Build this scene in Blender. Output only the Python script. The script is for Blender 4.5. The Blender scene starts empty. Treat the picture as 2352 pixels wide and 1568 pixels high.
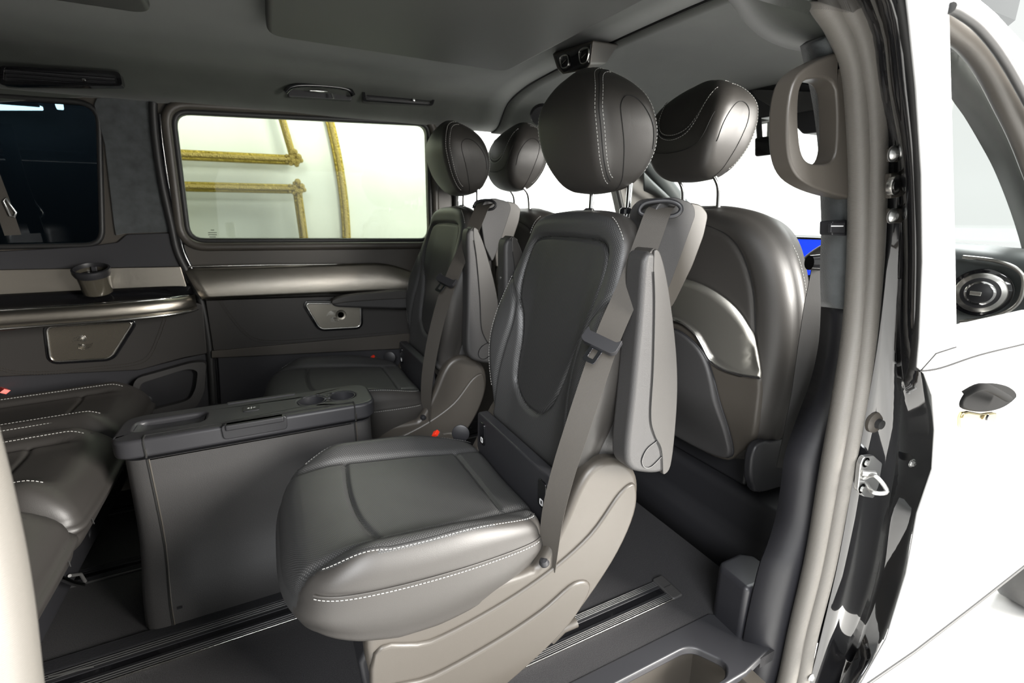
import bpy, bmesh, math, random
import numpy as np
from mathutils import Vector, Matrix
from mathutils.geometry import tessellate_polygon
random.seed(7)
SC = bpy.context.scene
COL = SC.collection
# ------------------------------------------------------------------ camera
F_, CX_, CY_ = 1097.0, 1176.0, 784.0
dX = np.array([3450-CX_, 500-CY_, F_]); dY = np.array([610-CX_, 490-CY_, F_])
AX = dX/np.linalg.norm(dX); AY = dY-AX*(dY@AX); AY /= np.linalg.norm(AY)
AZ = np.cross(AX, AY)
if AZ[1] > 0: AZ = -AZ
EYE = np.array([0.0, 0.0, 1.05])
right = Vector((AX[0], AY[0], AZ[0])); up = -Vector((AX[1], AY[1], AZ[1])); back = -Vector((AX[2], AY[2], AZ[2]))
cam = bpy.data.cameras.new('camera'); co = bpy.data.objects.new('camera', cam); COL.objects.link(co)
m3 = Matrix((right, up, back)).transposed()
co.matrix_world = Matrix.Translation(Vector(EYE)) @ m3.to_4x4()
cam.sensor_width = 36; cam.lens = F_/2352*36; cam.clip_start = 0.01
cam.dof.use_dof = True; cam.dof.focus_distance = 1.05; cam.dof.aperture_fstop = 4.5
SC.camera = co
# ------------------------------------------------------------------ world, lights, exposure
SC.view_settings.view_transform = 'Standard'; SC.view_settings.look = 'None'
SC.view_settings.gamma = 1; SC.view_settings.exposure = 0.55
w = bpy.data.worlds.new('world'); SC.world = w; w.use_nodes = True
bg = w.node_tree.nodes['Background']; bg.inputs[0].default_value = (0.97, 1.0, 0.98, 1); bg.inputs[1].default_value = 0.66
def area(name, loc, rot, size, power, color=(1, 1, 1), sy=None):
    l = bpy.data.lights.new(name, 'AREA'); l.energy = power; l.color = color; l.size = size
    if sy: l.shape = 'RECTANGLE'; l.size_y = sy
    o = bpy.data.objects.new(name, l); COL.objects.link(o); o.location = loc; o.rotation_euler = rot
    return o
# hall lamps shining in through the open side door, then two added fill lamps
area('hall_fill_lamp', (3.5, -2.7, 1.9), (math.radians(78), 0, math.radians(42)), 2.0, 820, (1, 0.965, 0.91))
area('hall_fill_lamp', (-1.3, -2.8, 3.0), (math.radians(60), 0, math.radians(-22)), 2.2, 260, (0.97, 0.98, 1))
area('hall_fill_lamp', (5.4, 1.2, 4.4), (math.radians(50), 0, math.radians(90)), 2.4, 330, (0.97, 1, 1))  # added fill ahead of the windscreen
area('hall_fill_lamp', (0.8, 2.85, 3.1), (0, 0, 0), 1.0, 70, (1, 1, 0.98), 2.5)  # added fill from above, brightens the hall wall behind the side window

def ray(px, py):
    d = np.array([px-CX_, py-CY_, F_]); return np.array([d@AX, d@AY, d@AZ])
def at(px, py, x=None, y=None, z=None):
    r = ray(px, py)
    i, v = (0, x) if x is not None else ((1, y) if y is not None else (2, z))
    t = (v-EYE[i])/r[i]; return EYE+r*t
def xz(pts, y): return [(float(p[0]), float(p[2])) for p in (at(a, b, y=y) for a, b in pts)]
def yz(pts, x): return [(float(p[1]), float(p[2])) for p in (at(a, b, x=x) for a, b in pts)]
def xy(pts, z): return [(float(p[0]), float(p[1])) for p in (at(a, b, z=z) for a, b in pts)]

# ------------------------------------------------------------------ materials
def srgb(r, g, b): return tuple(((c/255)/12.92 if c/255 <= .04045 else ((c/255+.055)/1.055)**2.4) for c in (r, g, b))
MAT = {}
def mat(name, col, rough=.5, metal=0, bump=0, bscale=400, spec=.5, coat=0, bdist=.001, sheen=0, var=0, vscale=6, stretch=None):
    m = bpy.data.materials.new(name); m.use_nodes = True; nt = m.node_tree; b = nt.nodes['Principled BSDF']
    b.inputs['Base Color'].default_value = (*col, 1); b.inputs['Roughness'].default_value = rough
    b.inputs['Metallic'].default_value = metal; b.inputs['Specular IOR Level'].default_value = spec
    b.inputs['Coat Weight'].default_value = coat; b.inputs['Coat Roughness'].default_value = .03
    if sheen: b.inputs['Sheen Weight'].default_value = sheen; b.inputs['Sheen Roughness'].default_value = .5
    tc = nt.nodes.new('ShaderNodeTexCoord'); src = tc.outputs['Object']
    if stretch:
        mp = nt.nodes.new('ShaderNodeMapping'); mp.inputs['Scale'].default_value = stretch
        nt.links.new(src, mp.inputs[0]); src = mp.outputs[0]
    if bump:
        n = nt.nodes.new('ShaderNodeTexNoise'); n.inputs['Scale'].default_value = bscale; n.inputs['Detail'].default_value = 3
        nt.links.new(src, n.inputs['Vector'])
        bp = nt.nodes.new('ShaderNodeBump'); bp.inputs['Strength'].default_value = bump; bp.inputs['Distance'].default_value = bdist
        nt.links.new(n.outputs['Fac'], bp.inputs['Height']); nt.links.new(bp.outputs[0], b.inputs['Normal'])
    if var:
        n2 = nt.nodes.new('ShaderNodeTexNoise'); n2.inputs['Scale'].default_value = vscale; n2.inputs['Detail'].default_value = 4
        nt.links.new(src, n2.inputs['Vector'])
        r = nt.nodes.new('ShaderNodeValToRGB'); r.color_ramp.elements[0].position = .3; r.color_ramp.elements[1].position = .7
        r.color_ramp.elements[0].color = (*[c*(1-var) for c in col], 1); r.color_ramp.elements[1].color = (*[min(1, c*(1+var)) for c in col], 1)
        nt.links.new(n2.outputs['Fac'], r.inputs[0]); nt.links.new(r.outputs[0], b.inputs['Base Color'])
    MAT[name] = m; return m
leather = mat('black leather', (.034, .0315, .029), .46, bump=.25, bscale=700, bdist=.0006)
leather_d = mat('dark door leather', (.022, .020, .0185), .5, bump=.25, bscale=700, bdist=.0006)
textured = mat('grained plastic', (.034, .033, .033), .5, bump=.5, bscale=520, bdist=.0008)
plastic = mat('matt plastic', (.024, .024, .027), .42, bump=.12, bscale=800, bdist=.0005)
darkplastic = mat('dark plastic', (.014, .014, .016), .45)
gloss = mat('gloss black', (.006, .006, .007), .08, coat=.6)
paint = mat('black body paint', (.008, .008, .009), .06, coat=1)
rubber = mat('black rubber', (.014, .014, .014), .5)
seal = mat('ribbed seal', (.13, .122, .110), .45, bump=.6, bscale=1, bdist=.0006)
trimgrey = mat('brown grey plastic', (.050, .044, .037), .42, bump=.15, bscale=600, bdist=.0005)
fabric = mat('headliner fabric', (.036, .040, .034), .9, bump=.4, bscale=900, bdist=.0008, sheen=.3, var=.18, vscale=9)
suede = mat('grey suede', (.050, .055, .057), .9, bump=.5, bscale=500, bdist=.001, sheen=.3, var=.25, vscale=30)
carpet = mat('dark carpet', (.027, .026, .028), .95, bump=1, bscale=900, bdist=.004, sheen=.0, var=.45, vscale=420)
belt = mat('belt webbing', (.045, .040, .034), .6, bump=.6, bscale=1, bdist=.0006)
beltd = mat('black belt webbing', (.010, .0095, .009), .7, bump=.3, bscale=900, bdist=.0004)
mattblack = mat('matt black', (.006, .006, .006), .85, spec=.1)
chrome = mat('chrome', (.8, .8, .8), .08, 1)
darksteel = mat('dark polished steel', (.30, .31, .34), .18, 1)
satin = mat('satin chrome', (.72, .71, .68), .22, 1)
brushed = mat('brushed metal trim', (.42, .39, .34), .30, 1, bump=.35, bscale=120, bdist=.0004, stretch=(1, 60, 60))
brushed_v = mat('brushed metal back panel', (.70, .68, .62), .38, 1, bump=.35, bscale=120, bdist=.0004, stretch=(60, 1, 60))
alu = mat('rail aluminium', (.20, .20, .20), .35, .8)
white_thread = mat('white thread', (.42, .42, .40), .7)
dark_thread = mat('seam', (.006, .006, .006), .9)
red = mat('red button', (.75, .035, .012), .35)
steel = mat('zinc steel', (.65, .65, .64), .3, .9)
white = mat('white symbol', (.8, .8, .8), .5)
body = mat('white reflection paint', (.60, .60, .60), .16, coat=1)  # white surroundings mirrored in dark gloss paint, put into the base colour
groundm = mat('pale hall floor', (.80, .79, .77), .25, var=.06, vscale=2)
wallm = mat('white hall wall', (.70, .71, .70), .7)
gold = mat('gilded frame', (.34, .25, .045), .38, .55, bump=.9, bscale=70, bdist=.01)
goldl = mat('carved gilding', (.48, .36, .12), .35, .6, bump=1, bscale=160, bdist=.02)
bluescr = mat('screen', (.01, .03, .4), .2)
bluescr.node_tree.nodes['Principled BSDF'].inputs['Emission Color'].default_value = (.01, .05, .9, 1)
bluescr.node_tree.nodes['Principled BSDF'].inputs['Emission Strength'].default_value = .8
dashm = mat('dash leather', (.055, .062, .062), .5, bump=.2, bscale=500, bdist=.0006)
reflglow = mat('reflection glow', (1, 1, 1), .5)  # glow that stands for a lamp reflection in the dark glass
reflglow.node_tree.nodes['Principled BSDF'].inputs['Emission Color'].default_value = (.9, 1, .96, 1)
reflglow.node_tree.nodes['Principled BSDF'].inputs['Emission Strength'].default_value = 26
darkwall = mat('added dark wall', (.02, .022, .03), .7)
# ribs on seal / belt / rail
def wave_bump(m, scale, axis_uv='V', strength=.5):
    nt = m.node_tree; b = nt.nodes['Principled BSDF']
    uv = nt.nodes.new('ShaderNodeUVMap'); sp = nt.nodes.new('ShaderNodeSeparateXYZ'); nt.links.new(uv.outputs[0], sp.inputs[0])
    mu = nt.nodes.new('ShaderNodeMath'); mu.operation = 'MULTIPLY'; mu.inputs[1].default_value = scale
    nt.links.new(sp.outputs['X' if axis_uv == 'U' else 'Y'], mu.inputs[0])
    si = nt.nodes.new('ShaderNodeMath'); si.operation = 'SINE'; nt.links.new(mu.outputs[0], si.inputs[0])
    bp = nt.nodes.new('ShaderNodeBump'); bp.inputs['Strength'].default_value = strength; bp.inputs['Distance'].default_value = .0008
    nt.links.new(si.outputs[0], bp.inputs['Height']); nt.links.new(bp.outputs[0], b.inputs['Normal'])
wave_bump(seal, 3500, strength=.3); wave_bump(belt, 5200, strength=.3)
# perforated leather: staggered pin holes, lit rims painted as paler dots, in metric UV
def perforated(name, col, dot, pitch=.0052, rad=.19):
    m = mat(name, col, .46); nt = m.node_tree; b = nt.nodes['Principled BSDF']; L = nt.links.new
    def N(op, a, b_=None):
        n = nt.nodes.new('ShaderNodeMath'); n.operation = op
        for i, v in enumerate((a, b_)):
            if v is None: continue
            if isinstance(v, (int, float)): n.inputs[i].default_value = v
            else: L(v, n.inputs[i])
        return n.outputs[0]
    uv = nt.nodes.new('ShaderNodeUVMap'); sp = nt.nodes.new('ShaderNodeSeparateXYZ'); L(uv.outputs[0], sp.inputs[0])
    u = N('MULTIPLY', sp.outputs[0], 1/pitch); v = N('MULTIPLY', sp.outputs[1], 1/(pitch*.6))
    row = N('FLOOR', v); off = N('MULTIPLY', N('MODULO', N('ABSOLUTE', row), 2.0), .5)
    fu = N('SUBTRACT', N('FRACT', N('ADD', u, off)), .5); fv = N('MULTIPLY', N('SUBTRACT', N('FRACT', v), .5), .6)
    d = N('SQRT', N('ADD', N('MULTIPLY', fu, fu), N('MULTIPLY', fv, fv)))
    k = nt.nodes.new('ShaderNodeMapRange'); k.inputs[1].default_value = rad*.7; k.inputs[2].default_value = rad*1.2
    k.inputs[3].default_value = 1; k.inputs[4].default_value = 0; L(d, k.inputs[0])
    mx = nt.nodes.new('ShaderNodeMix'); mx.data_type = 'RGBA'; mx.inputs[6].default_value = (*col, 1); mx.inputs[7].default_value = (*dot, 1)
    L(k.outputs[0], mx.inputs[0]); L(mx.outputs[2], b.inputs['Base Color'])
    return m
perf = perforated('perforated leather', (.030, .030, .030), (.088, .088, .088))
perfd = perforated('finely perforated leather', (.019, .019, .019), (.070, .070, .070), .0052)
mesh_grille = perforated('speaker mesh', (.30, .27, .22), (.02, .02, .02), .0042, .24)
mesh_grille.node_tree.nodes['Principled BSDF'].inputs['Metallic'].default_value = .9
mesh_grille.node_tree.nodes['Principled BSDF'].inputs['Roughness'].default_value = .35
mesh_light = perforated('bright speaker mesh', (.30, .28, .24), (.02, .02, .02), .0042, .2)
mesh_light.node_tree.nodes['Principled BSDF'].inputs['Metallic'].default_value = .9
mesh_light.node_tree.nodes['Principled BSDF'].inputs['Roughness'].default_value = .35
def glassmat(name, tint, refl=.12):
    m = bpy.data.materials.new(name); m.use_nodes = True; nt = m.node_tree; nt.nodes.clear()
    o = nt.nodes.new('ShaderNodeOutputMaterial'); t = nt.nodes.new('ShaderNodeBsdfTransparent'); t.inputs[0].default_value = (*tint, 1)
    g = nt.nodes.new('ShaderNodeBsdfGlossy'); g.inputs['Roughness'].default_value = .01; g.inputs[0].default_value = (.9, .95, 1, 1)
    ge = nt.nodes.new('ShaderNodeNewGeometry'); dt = nt.nodes.new('ShaderNodeVectorMath'); dt.operation = 'DOT_PRODUCT'
    nt.links.new(ge.outputs['Normal'], dt.inputs[0]); nt.links.new(ge.outputs['Incoming'], dt.inputs[1])
    def M_(op, a, b=None):
        n = nt.nodes.new('ShaderNodeMath'); n.operation = op
        for i, v in enumerate((a, b)):
            if v is None: continue
            if isinstance(v, (int, float)): n.inputs[i].default_value = v
            else: nt.links.new(v, n.inputs[i])
        return n.outputs[0]
    fo = M_('ADD', M_('MULTIPLY', M_('POWER', M_('SUBTRACT', 1.0, M_('ABSOLUTE', dt.outputs['Value'])), 5.0), .9), .04)
    mx = nt.nodes.new('ShaderNodeMixShader'); nt.links.new(fo, mx.inputs[0]); nt.links.new(t.outputs[0], mx.inputs[1]); nt.links.new(g.outputs[0], mx.inputs[2])
    nt.links.new(mx.outputs[0], o.inputs[0]); MAT[name] = m; return m
glass_green = glassmat('green tinted glass', (.74, .78, .70))
glass_dark = glassmat('dark privacy glass', (.16, .20, .22))
glass_clear = glassmat('clear glass', (.98, .99, .98))

# ------------------------------------------------------------------ mesh helpers
ORG = [np.zeros(3)]
def setorg(p=(0, 0, 0)): ORG[0] = np.array(p, float)
def link(name, me, parent=None):
    o = bpy.data.objects.new(name, me); COL.objects.link(o)
    if parent is not None: o.parent = parent
    else: o.location = ORG[0]
    return o
def build(name, V, Fc, mats, parent=None, fm=None, uv=None, smooth=True, sharp=None):
    me = bpy.data.meshes.new(name); V = np.asarray(V, float)-ORG[0]
    me.from_pydata([tuple(v) for v in V], [], [tuple(f) for f in Fc])
    if not isinstance(mats, (list, tuple)): mats = [mats]
    for m in mats: me.materials.append(m)
    if fm is not None: me.polygons.foreach_set('material_index', [int(i) for i in fm])
    if uv is not None:
        l = me.uv_layers.new(name='UVMap'); li = np.empty(len(me.loops), dtype=np.int32); me.loops.foreach_get('vertex_index', li)
        l.data.foreach_set('uv', np.asarray(uv, float)[li].ravel())
    me.polygons.foreach_set('use_smooth', [smooth]*len(me.polygons))
    if sharp: me.set_sharp_from_angle(angle=math.radians(sharp))
    me.update()
    bm = bmesh.new(); bm.from_mesh(me); bmesh.ops.recalc_face_normals(bm, faces=bm.faces); bm.to_mesh(me); bm.free()
    return link(name, me, parent)
def bev(o, w_=.004, seg=3, ang=35):
    m = o.modifiers.new('bevel', 'BEVEL'); m.width = w_; m.segments = seg; m.limit_method = 'ANGLE'; m.angle_limit = math.radians(ang)
    m.harden_normals = True; return o
def cr(P, n=8, closed=True):
    P = [np.array(p, float) for p in P]; N = len(P); out = []
    for i in range(N if closed else N-1):
        p0 = P[(i-1) % N] if closed or i > 0 else P[0]; p1 = P[i]; p2 = P[(i+1) % N]; p3 = P[(i+2) % N] if closed or i < N-2 else P[-1]
        for k in range(n):
            t = k/n
            out.append(.5*((2*p1)+(-p0+p2)*t+(2*p0-5*p1+4*p2-p3)*t*t+(-p0+3*p1-3*p2+p3)*t**3))
    if not closed: out.append(P[-1])
    return out
def rnd(P, r, n=6):
    P = [np.array(p, float) for p in P]; N = len(P); out = []
    for i in range(N):
        a, b, c = P[i-1], P[i], P[(i+1) % N]; u = a-b; v = c-b; lu = np.linalg.norm(u); lv = np.linalg.norm(v)
        rr = r[i] if isinstance(r, (list, tuple)) else r
        d = min(rr, lu*.49, lv*.49)
        if d < 1e-5: out.append(b); continue
        s = b+u/lu*d; e = b+v/lv*d
        for k in range(n+1):
            t = k/n; out.append((1-t)**2*s+2*t*(1-t)*b+t*t*e)
    return out
def put(axis, c, p):
    if axis == 'y': return (p[0], c, p[1])
    if axis == 'x': return (c, p[0], p[1])
    return (p[0], p[1], c)
def tess(loops):
    bm = bmesh.new(); es = []; i0 = 0; vs = []
    for l in loops:
        lv = [bm.verts.new((p[0], p[1], 0)) for p in l]
        for i in range(len(lv)): es.append(bm.edges.new((lv[i], lv[(i+1) % len(lv)])))
        vs += lv
    bm.verts.index_update()
    bmesh.ops.triangle_fill(bm, use_beauty=True, use_dissolve=False, edges=es)
    bm.verts.index_update(); out = []
    for f in bm.faces:
        t = [v.index for v in f.verts]
        a, b, c = f.verts[0].co, f.verts[1].co, f.verts[2].co
        if (b-a).cross(c-a).z < 0: t = t[::-1]
        out.append(t)
    bm.free(); return out
def clean(l):
    out = []
    for p in l:
        if not out or (abs(p[0]-out[-1][0])+abs(p[1]-out[-1][1])) > 2e-5: out.append(p)
    if len(out) > 1 and abs(out[0][0]-out[-1][0])+abs(out[0][1]-out[-1][1]) < 2e-5: out.pop()
    return out
def plate(name, outer, axis, c0, c1, m, parent=None, holes=(), bevel=.003, seg=2, smooth=True):
    """outline (with holes) in the plane across `axis`, with thickness c0..c1"""
    loops = [[tuple(map(float, p)) for p in outer]]+[[tuple(map(float, p)) for p in h] for h in holes]
    loops = [clean(l) for l in loops]
    flat = [p for l in loops for p in l]; n = len(flat)
    V = [put(axis, c0, p) for p in flat]+[put(axis, c1, p) for p in flat]; Fc = []
    if len(loops) == 1: Fc.append(list(range(n))); Fc.append([i+n for i in range(n)][::-1])
    else:
        tri = tess(loops)
        for t in tri: Fc.append(list(t)); Fc.append([i+n for i in t][::-1])
    s = 0
    for l in loops:
        k = len(l)
        for i in range(k): a = s+i; b = s+(i+1) % k; Fc.append([a, b, b+n, a+n])
        s += k
    V = np.array(V)
    uv = np.array([[p[0], p[1]] for p in flat]*2)
    o = build(name, V, Fc, m, parent, uv=uv, smooth=smooth)
    if bevel: bev(o, bevel, seg, 40)
    else:
        o.data.set_sharp_from_angle(angle=math.radians(35))
    return o
def box(name, lo, hi, m, parent=None, bevel=.004, seg=3):
    x0, y0, z0 = lo; x1, y1, z1 = hi
    return plate(name, [(x0, y0), (x1, y0), (x1, y1), (x0, y1)], 'z', z0, z1, m, parent, bevel=bevel, seg=seg)
def frames(P):
    P = np.array(P, float); T = np.gradient(P, axis=0); T /= np.linalg.norm(T, axis=1)[:, None]+1e-12; return P, T
def tube(name, P, r, m, parent=None, n=10, closed=False, flat=1.0, upv=(0, 0, 1), caps=True, r2=None):
    """sweep of an ellipse: r along side vector, r*flat along the other"""
    P = [np.array(p, float) for p in P]
    if closed:
        PP = [P[-1]]+P+[P[0]]; A, T = frames(PP); A = A[1:-1]; T = T[1:-1]
    else: A, T = frames(P)
    V = []; UV = []; L = 0; K = len(A); rr = r if hasattr(r, '__len__') else [r]*K; upv = np.array(upv, float)
    s = np.cross(T[0], upv)
    if np.linalg.norm(s) < .25: s = np.cross(T[0], (1, .1, 0) if abs(T[0][0]) < .8 else (0, 1, 0))
    for i in range(K):
        if i: L += np.linalg.norm(A[i]-A[i-1])
        s = s-T[i]*(s@T[i]); s = s/np.linalg.norm(s); u = np.cross(s, T[i])
        for k in range(n):
            a = 2*math.pi*k/n; V.append(A[i]+s*math.cos(a)*rr[i]+u*math.sin(a)*rr[i]*flat); UV.append((k/n, L))
    Fc = []
    for i in range(K if closed else K-1):
        j = (i+1) % K
        for k in range(n): l = (k+1) % n; Fc.append([i*n+k, i*n+l, j*n+l, j*n+k])
    if not closed and caps: Fc.append(list(range(n))[::-1]); Fc.append([(K-1)*n+k for k in range(n)])
    return build(name, V, Fc, m, parent, uv=UV, sharp=60)
def ribbon(name, P, W, width, th, m, parent=None):
    """strap: path P, width direction W (one or per point)"""
    A, T = frames(P); K = len(A); W = np.array(W, float)
    if W.ndim == 1: W = np.tile(W, (K, 1))
    wd = width if hasattr(width, '__len__') else [width]*K
    V = []; UV = []; L = 0
    for i in range(K):
        if i: L += np.linalg.norm(A[i]-A[i-1])
        s = W[i]-T[i]*(W[i]@T[i]); s /= np.linalg.norm(s); nrm = np.cross(T[i], s)
        for a, b in ((-.5, -.5), (.5, -.5), (.5, .5), (-.5, .5)):
            V.append(A[i]+s*a*wd[i]+nrm*b*th); UV.append((a*wd[i], L))
    Fc = [[0, 1, 2, 3], [(K-1)*4+k for k in (3, 2, 1, 0)]]
    for i in range(K-1):
        for k in range(4): l = (k+1) % 4; Fc.append([i*4+k, i*4+l, i*4+4+l, i*4+4+k])
    return build(name, V, Fc, m, parent, uv=UV, sharp=40)
def stitches(name, P, parent, m=white_thread, L=.0048, gap=.0030, r=.0007, off=(0, 0, 0)):
    """dashed thread along a path"""
    P = np.array(P, float)+np.array(off); seg = np.linalg.norm(np.diff(P, axis=0), axis=1); S = np.concatenate([[0], np.cumsum(seg)])
    def E(s): return np.array([np.interp(s, S, P[:, i]) for i in range(3)])
    V = []; Fc = []; s = 0
    while s+L < S[-1]:
        a = E(s); b = E(s+L); t = b-a; t /= np.linalg.norm(t)+1e-9
        u = np.cross(t, (.3, .5, .8)); u /= np.linalg.norm(u); v = np.cross(t, u); i0 = len(V)
        for q in (a, b):
            for k in range(4): an = math.pi/2*k+.4; V.append(q+(u*math.cos(an)+v*math.sin(an))*r)
        Fc += [[i0+k, i0+(k+1) % 4, i0+4+(k+1) % 4, i0+4+k] for k in range(4)]+[[i0+3, i0+2, i0+1, i0], [i0+4, i0+5, i0+6, i0+7]]
        s += L+gap
    return build(name, V, Fc, m, parent, smooth=False)
def grid(name, C, m, parent=None, th=0, closed_u=False, closed_v=False, uvm=True, off=0):
    """surface through rows of points C[i][j]; th = solidify"""
    C = np.array(C, float); a, b = C.shape[:2]; V = C.reshape(-1, 3)
    Fc = [[i*b+j, i*b+(j+1) % b, ((i+1) % a)*b+(j+1) % b, ((i+1) % a)*b+j] for i in range(a if closed_u else a-1) for j in range(b if closed_v else b-1)]
    du = np.concatenate([[0], np.cumsum(np.linalg.norm(np.diff(C[:, b//2], axis=0), axis=1))]); dv = np.concatenate([[0], np.cumsum(np.linalg.norm(np.diff(C[a//2], axis=0), axis=1))])
    UV = [(dv[j], du[i]) for i in range(a) for j in range(b)]
    o = build(name, V, Fc, m, parent, uv=UV)
    if th:
        s = o.modifiers.new('thickness', 'SOLIDIFY'); s.thickness = th; s.offset = off
    return o
def resample(P, n):
    P = np.array(P, float); seg = np.linalg.norm(np.diff(P, axis=0), axis=1); S = np.concatenate([[0], np.cumsum(seg)])
    t = np.linspace(0, S[-1], n); return np.stack([np.interp(t, S, P[:, i]) for i in range(P.shape[1])], 1)
def traced(name, curves, m, parent=None, n=40, th=.004, sub=1, off=0):
    """surface spanned between curves, each a list of (px,py) at its own distance y"""
    rows = []
    for pts, y in curves:
        rows.append(resample(cr([at(a, b, y=y) if not isinstance(y, (list, tuple)) else at(a, b, y=yy) for (a, b), yy in zip(pts, y if isinstance(y, (list, tuple)) else [y]*len(pts))], 8, False), n))
    return grid(name, np.array(rows), m, parent, th=th, off=off)
def lathe(name, prof, c, axis, m, parent=None, n=32):
    """profile (radius, height) turned about an axis vector through c"""
    ax = np.array(axis, float); ax /= np.linalg.norm(ax); u = np.cross(ax, (.31, .9, .2)); u /= np.linalg.norm(u); v = np.cross(ax, u)
    V = []; 
    for r, h in prof:
        for k in range(n): a = 2*math.pi*k/n; V.append(np.array(c)+ax*h+(u*math.cos(a)+v*math.sin(a))*r)
    K = len(prof); Fc = [[i*n+k, i*n+(k+1) % n, (i+1)*n+(k+1) % n, (i+1)*n+k] for i in range(K-1) for k in range(n)]
    if prof[0][0] > 1e-6: Fc.append(list(range(n))[::-1])
    if prof[-1][0] > 1e-6: Fc.append([(K-1)*n+k for k in range(n)])
    return build(name, V, Fc, m, parent, sharp=40)
def dseg(px, py, poly, closed=False):
    """distance from points to polyline"""
    P = np.array(poly, float); best = np.full(np.shape(px), 1e9); N = len(P)
    for i in range(N if closed else N-1):
        a = P[i]; b = P[(i+1) % N]; d = b-a; L = d@d+1e-12
        t = np.clip(((px-a[0])*d[0]+(py-a[1])*d[1])/L, 0, 1)
        best = np.minimum(best, np.hypot(px-a[0]-t*d[0], py-a[1]-t*d[1]))
    return best
def inside(px, py, poly):
    P = np.array(poly, float); r = np.zeros(np.shape(px), bool); j = len(P)-1
    for i in range(len(P)):
        c = ((P[i, 1] > py) != (P[j, 1] > py)) & (px < (P[j, 0]-P[i, 0])*(py-P[i, 1])/(P[j, 1]-P[i, 1]+1e-12)+P[i, 0]); r ^= c; j = i
    return r
def pad(name, outline, center, top, bot, er, mp, mats, parent=None, nt=220, nr=60, fmf=None, bulge=0, er2=None, side_n=8):
    """upholstered pad: star-shaped outline, top/bottom height fields, rolled edge, mapped into space"""
    out = resample(np.array(list(outline)+[outline[0]], float), nt+1)[:-1]; c = np.array(center, float); er2 = er2 or er
    D = out-c; R = np.linalg.norm(D, axis=1)[:, None]; U = D/R; rows = []; kind = []
    def H(f, A): return np.broadcast_to(np.array(f(A[:, 0], A[:, 1]), float), (len(A),))
    for i in range(nr): A = c+U*(R-er)*(i/nr); rows.append((A, H(top, A))); kind.append(0)
    for k in range(8):
        ph = math.pi/2*k/7; A = c+U*(R-er*(1-math.sin(ph))); rows.append((A, H(top, A)-er*(1-math.cos(ph)))); kind.append(0 if k < 4 else 1)
    h1 = H(top, out)-er; h0 = H(bot, out)+er2
    for k in range(1, side_n): t = k/side_n; rows.append((out+U*bulge*math.sin(math.pi*t), h1*(1-t)+h0*t)); kind.append(1)
    for k in range(8):
        ph = math.pi/2*(1-k/7); A = c+U*(R-er2*(1-math.sin(ph))); rows.append((A, H(bot, A)+er2*(1-math.cos(ph)))); kind.append(1)
    for i in range(1, 6): A = c+U*(R-er2)*(1-i/5*.98); rows.append((A, H(bot, A))); kind.append(2)
    V = []; UV = []; arc = 0
    for i, (A, h) in enumerate(rows):
        if kind[i] and i: arc += np.abs(rows[i][1]-rows[i-1][1]).mean()
        V.append(mp(A[:, 0], A[:, 1], h)); UV.append(A+(U*arc if kind[i] == 1 else 0))
    V = np.concatenate(V); UV = np.concatenate(UV); n = nt; K = len(rows)
    Fc = []; fm = []
    for i in range(K-1):
        for k in range(n):
            l = (k+1) % n; Fc.append([i*n+k, i*n+l, (i+1)*n+l, (i+1)*n+k])
    if fmf is not None:
        kk = np.repeat(kind[:-1], n); mid = np.concatenate([rows[i][0] for i in range(K-1)])
        fm = fmf(mid[:, 0], mid[:, 1], kk)
    Fc.append([(K-1)*n+k for k in range(n)]); 
    if fmf is not None: fm = list(fm)+[0]
    return build(name, V, Fc, mats, parent, fm=fm if fmf is not None else None, uv=UV)
def tag(o, label=None, cat=None, group=None, kind=None):
    if label: o['label'] = label
    if cat: o['category'] = cat
    if group: o['group'] = group
    if kind: o['kind'] = kind
    return o
def empty(name, loc, label, cat, group=None):
    o = bpy.data.objects.new(name, None); COL.objects.link(o); o.location = loc; o.empty_display_size = .05
    setorg(loc); return tag(o, label, cat, group)
def struct(o): o['kind'] = 'structure'; return o
def copy_tree(o, parent=None):
    c = o.copy(); COL.objects.link(c)
    if parent is not None: c.parent = parent
    for ch in list(o.children): copy_tree(ch, c)
    return c
def smooth01(t): t = np.clip(t, 0, 1); return t*t*(3-2*t)
def circle2(cx, cy, r, n=28, ry=None): return [(cx+r*math.cos(2*math.pi*k/n), cy+(ry or r)*math.sin(2*math.pi*k/n)) for k in range(n)]
def P3(*a): return [np.array(p, float) for p in a]
# ================================================================== middle row captain seat (faces the rear, -x)
SX = 0.35; SY = 1.02
BX = lambda z: .535+.22*(z-.45)            # backrest front plane
YB = 1.005
def sym(P):                                # mirror a half outline about a=0 axis of its first coordinate
    return P+[(-a, b) for a, b in reversed(P) if abs(a) > 1e-6]
cush_half = [(-.052, 0), (-.050, .10), (-.038, .17), (-.012, .222), (.04, .252), (.14, .262), (.28, .258), (.42, .240), (.475, .215), (.49, .16), (.492, 0)]
cush_out = cr(cush_half+[(a, -b) for a, b in reversed(cush_half) if abs(b) > 1e-6], 6)
XZB = np.array([(-.06, .305), (0, .300), (.07, .272), (.14, .252), (.22, .245), (.37, .252), (.45, .285), (.50, .30)])
def cush_bot(a, b): return np.interp(a, XZB[:, 0], XZB[:, 1])
def groove(d, depth, w_): return -depth*np.exp(-(d/w_)**2)
cs_front = cr([(.128, -.165), (.108, -.08), (.102, 0), (.104, .08), (.112, .165)], 6, False)
cs_back = [(.405, -.16), (.41, 0), (.405, .15)]
cs_side = cr([(-.02, .19), (.06, .178), (.15, .172), (.30, .165), (.40, .155), (.49, .15)], 6, False)
cs_siden = [(a, -b-.008) for a, b in cs_side]
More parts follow.
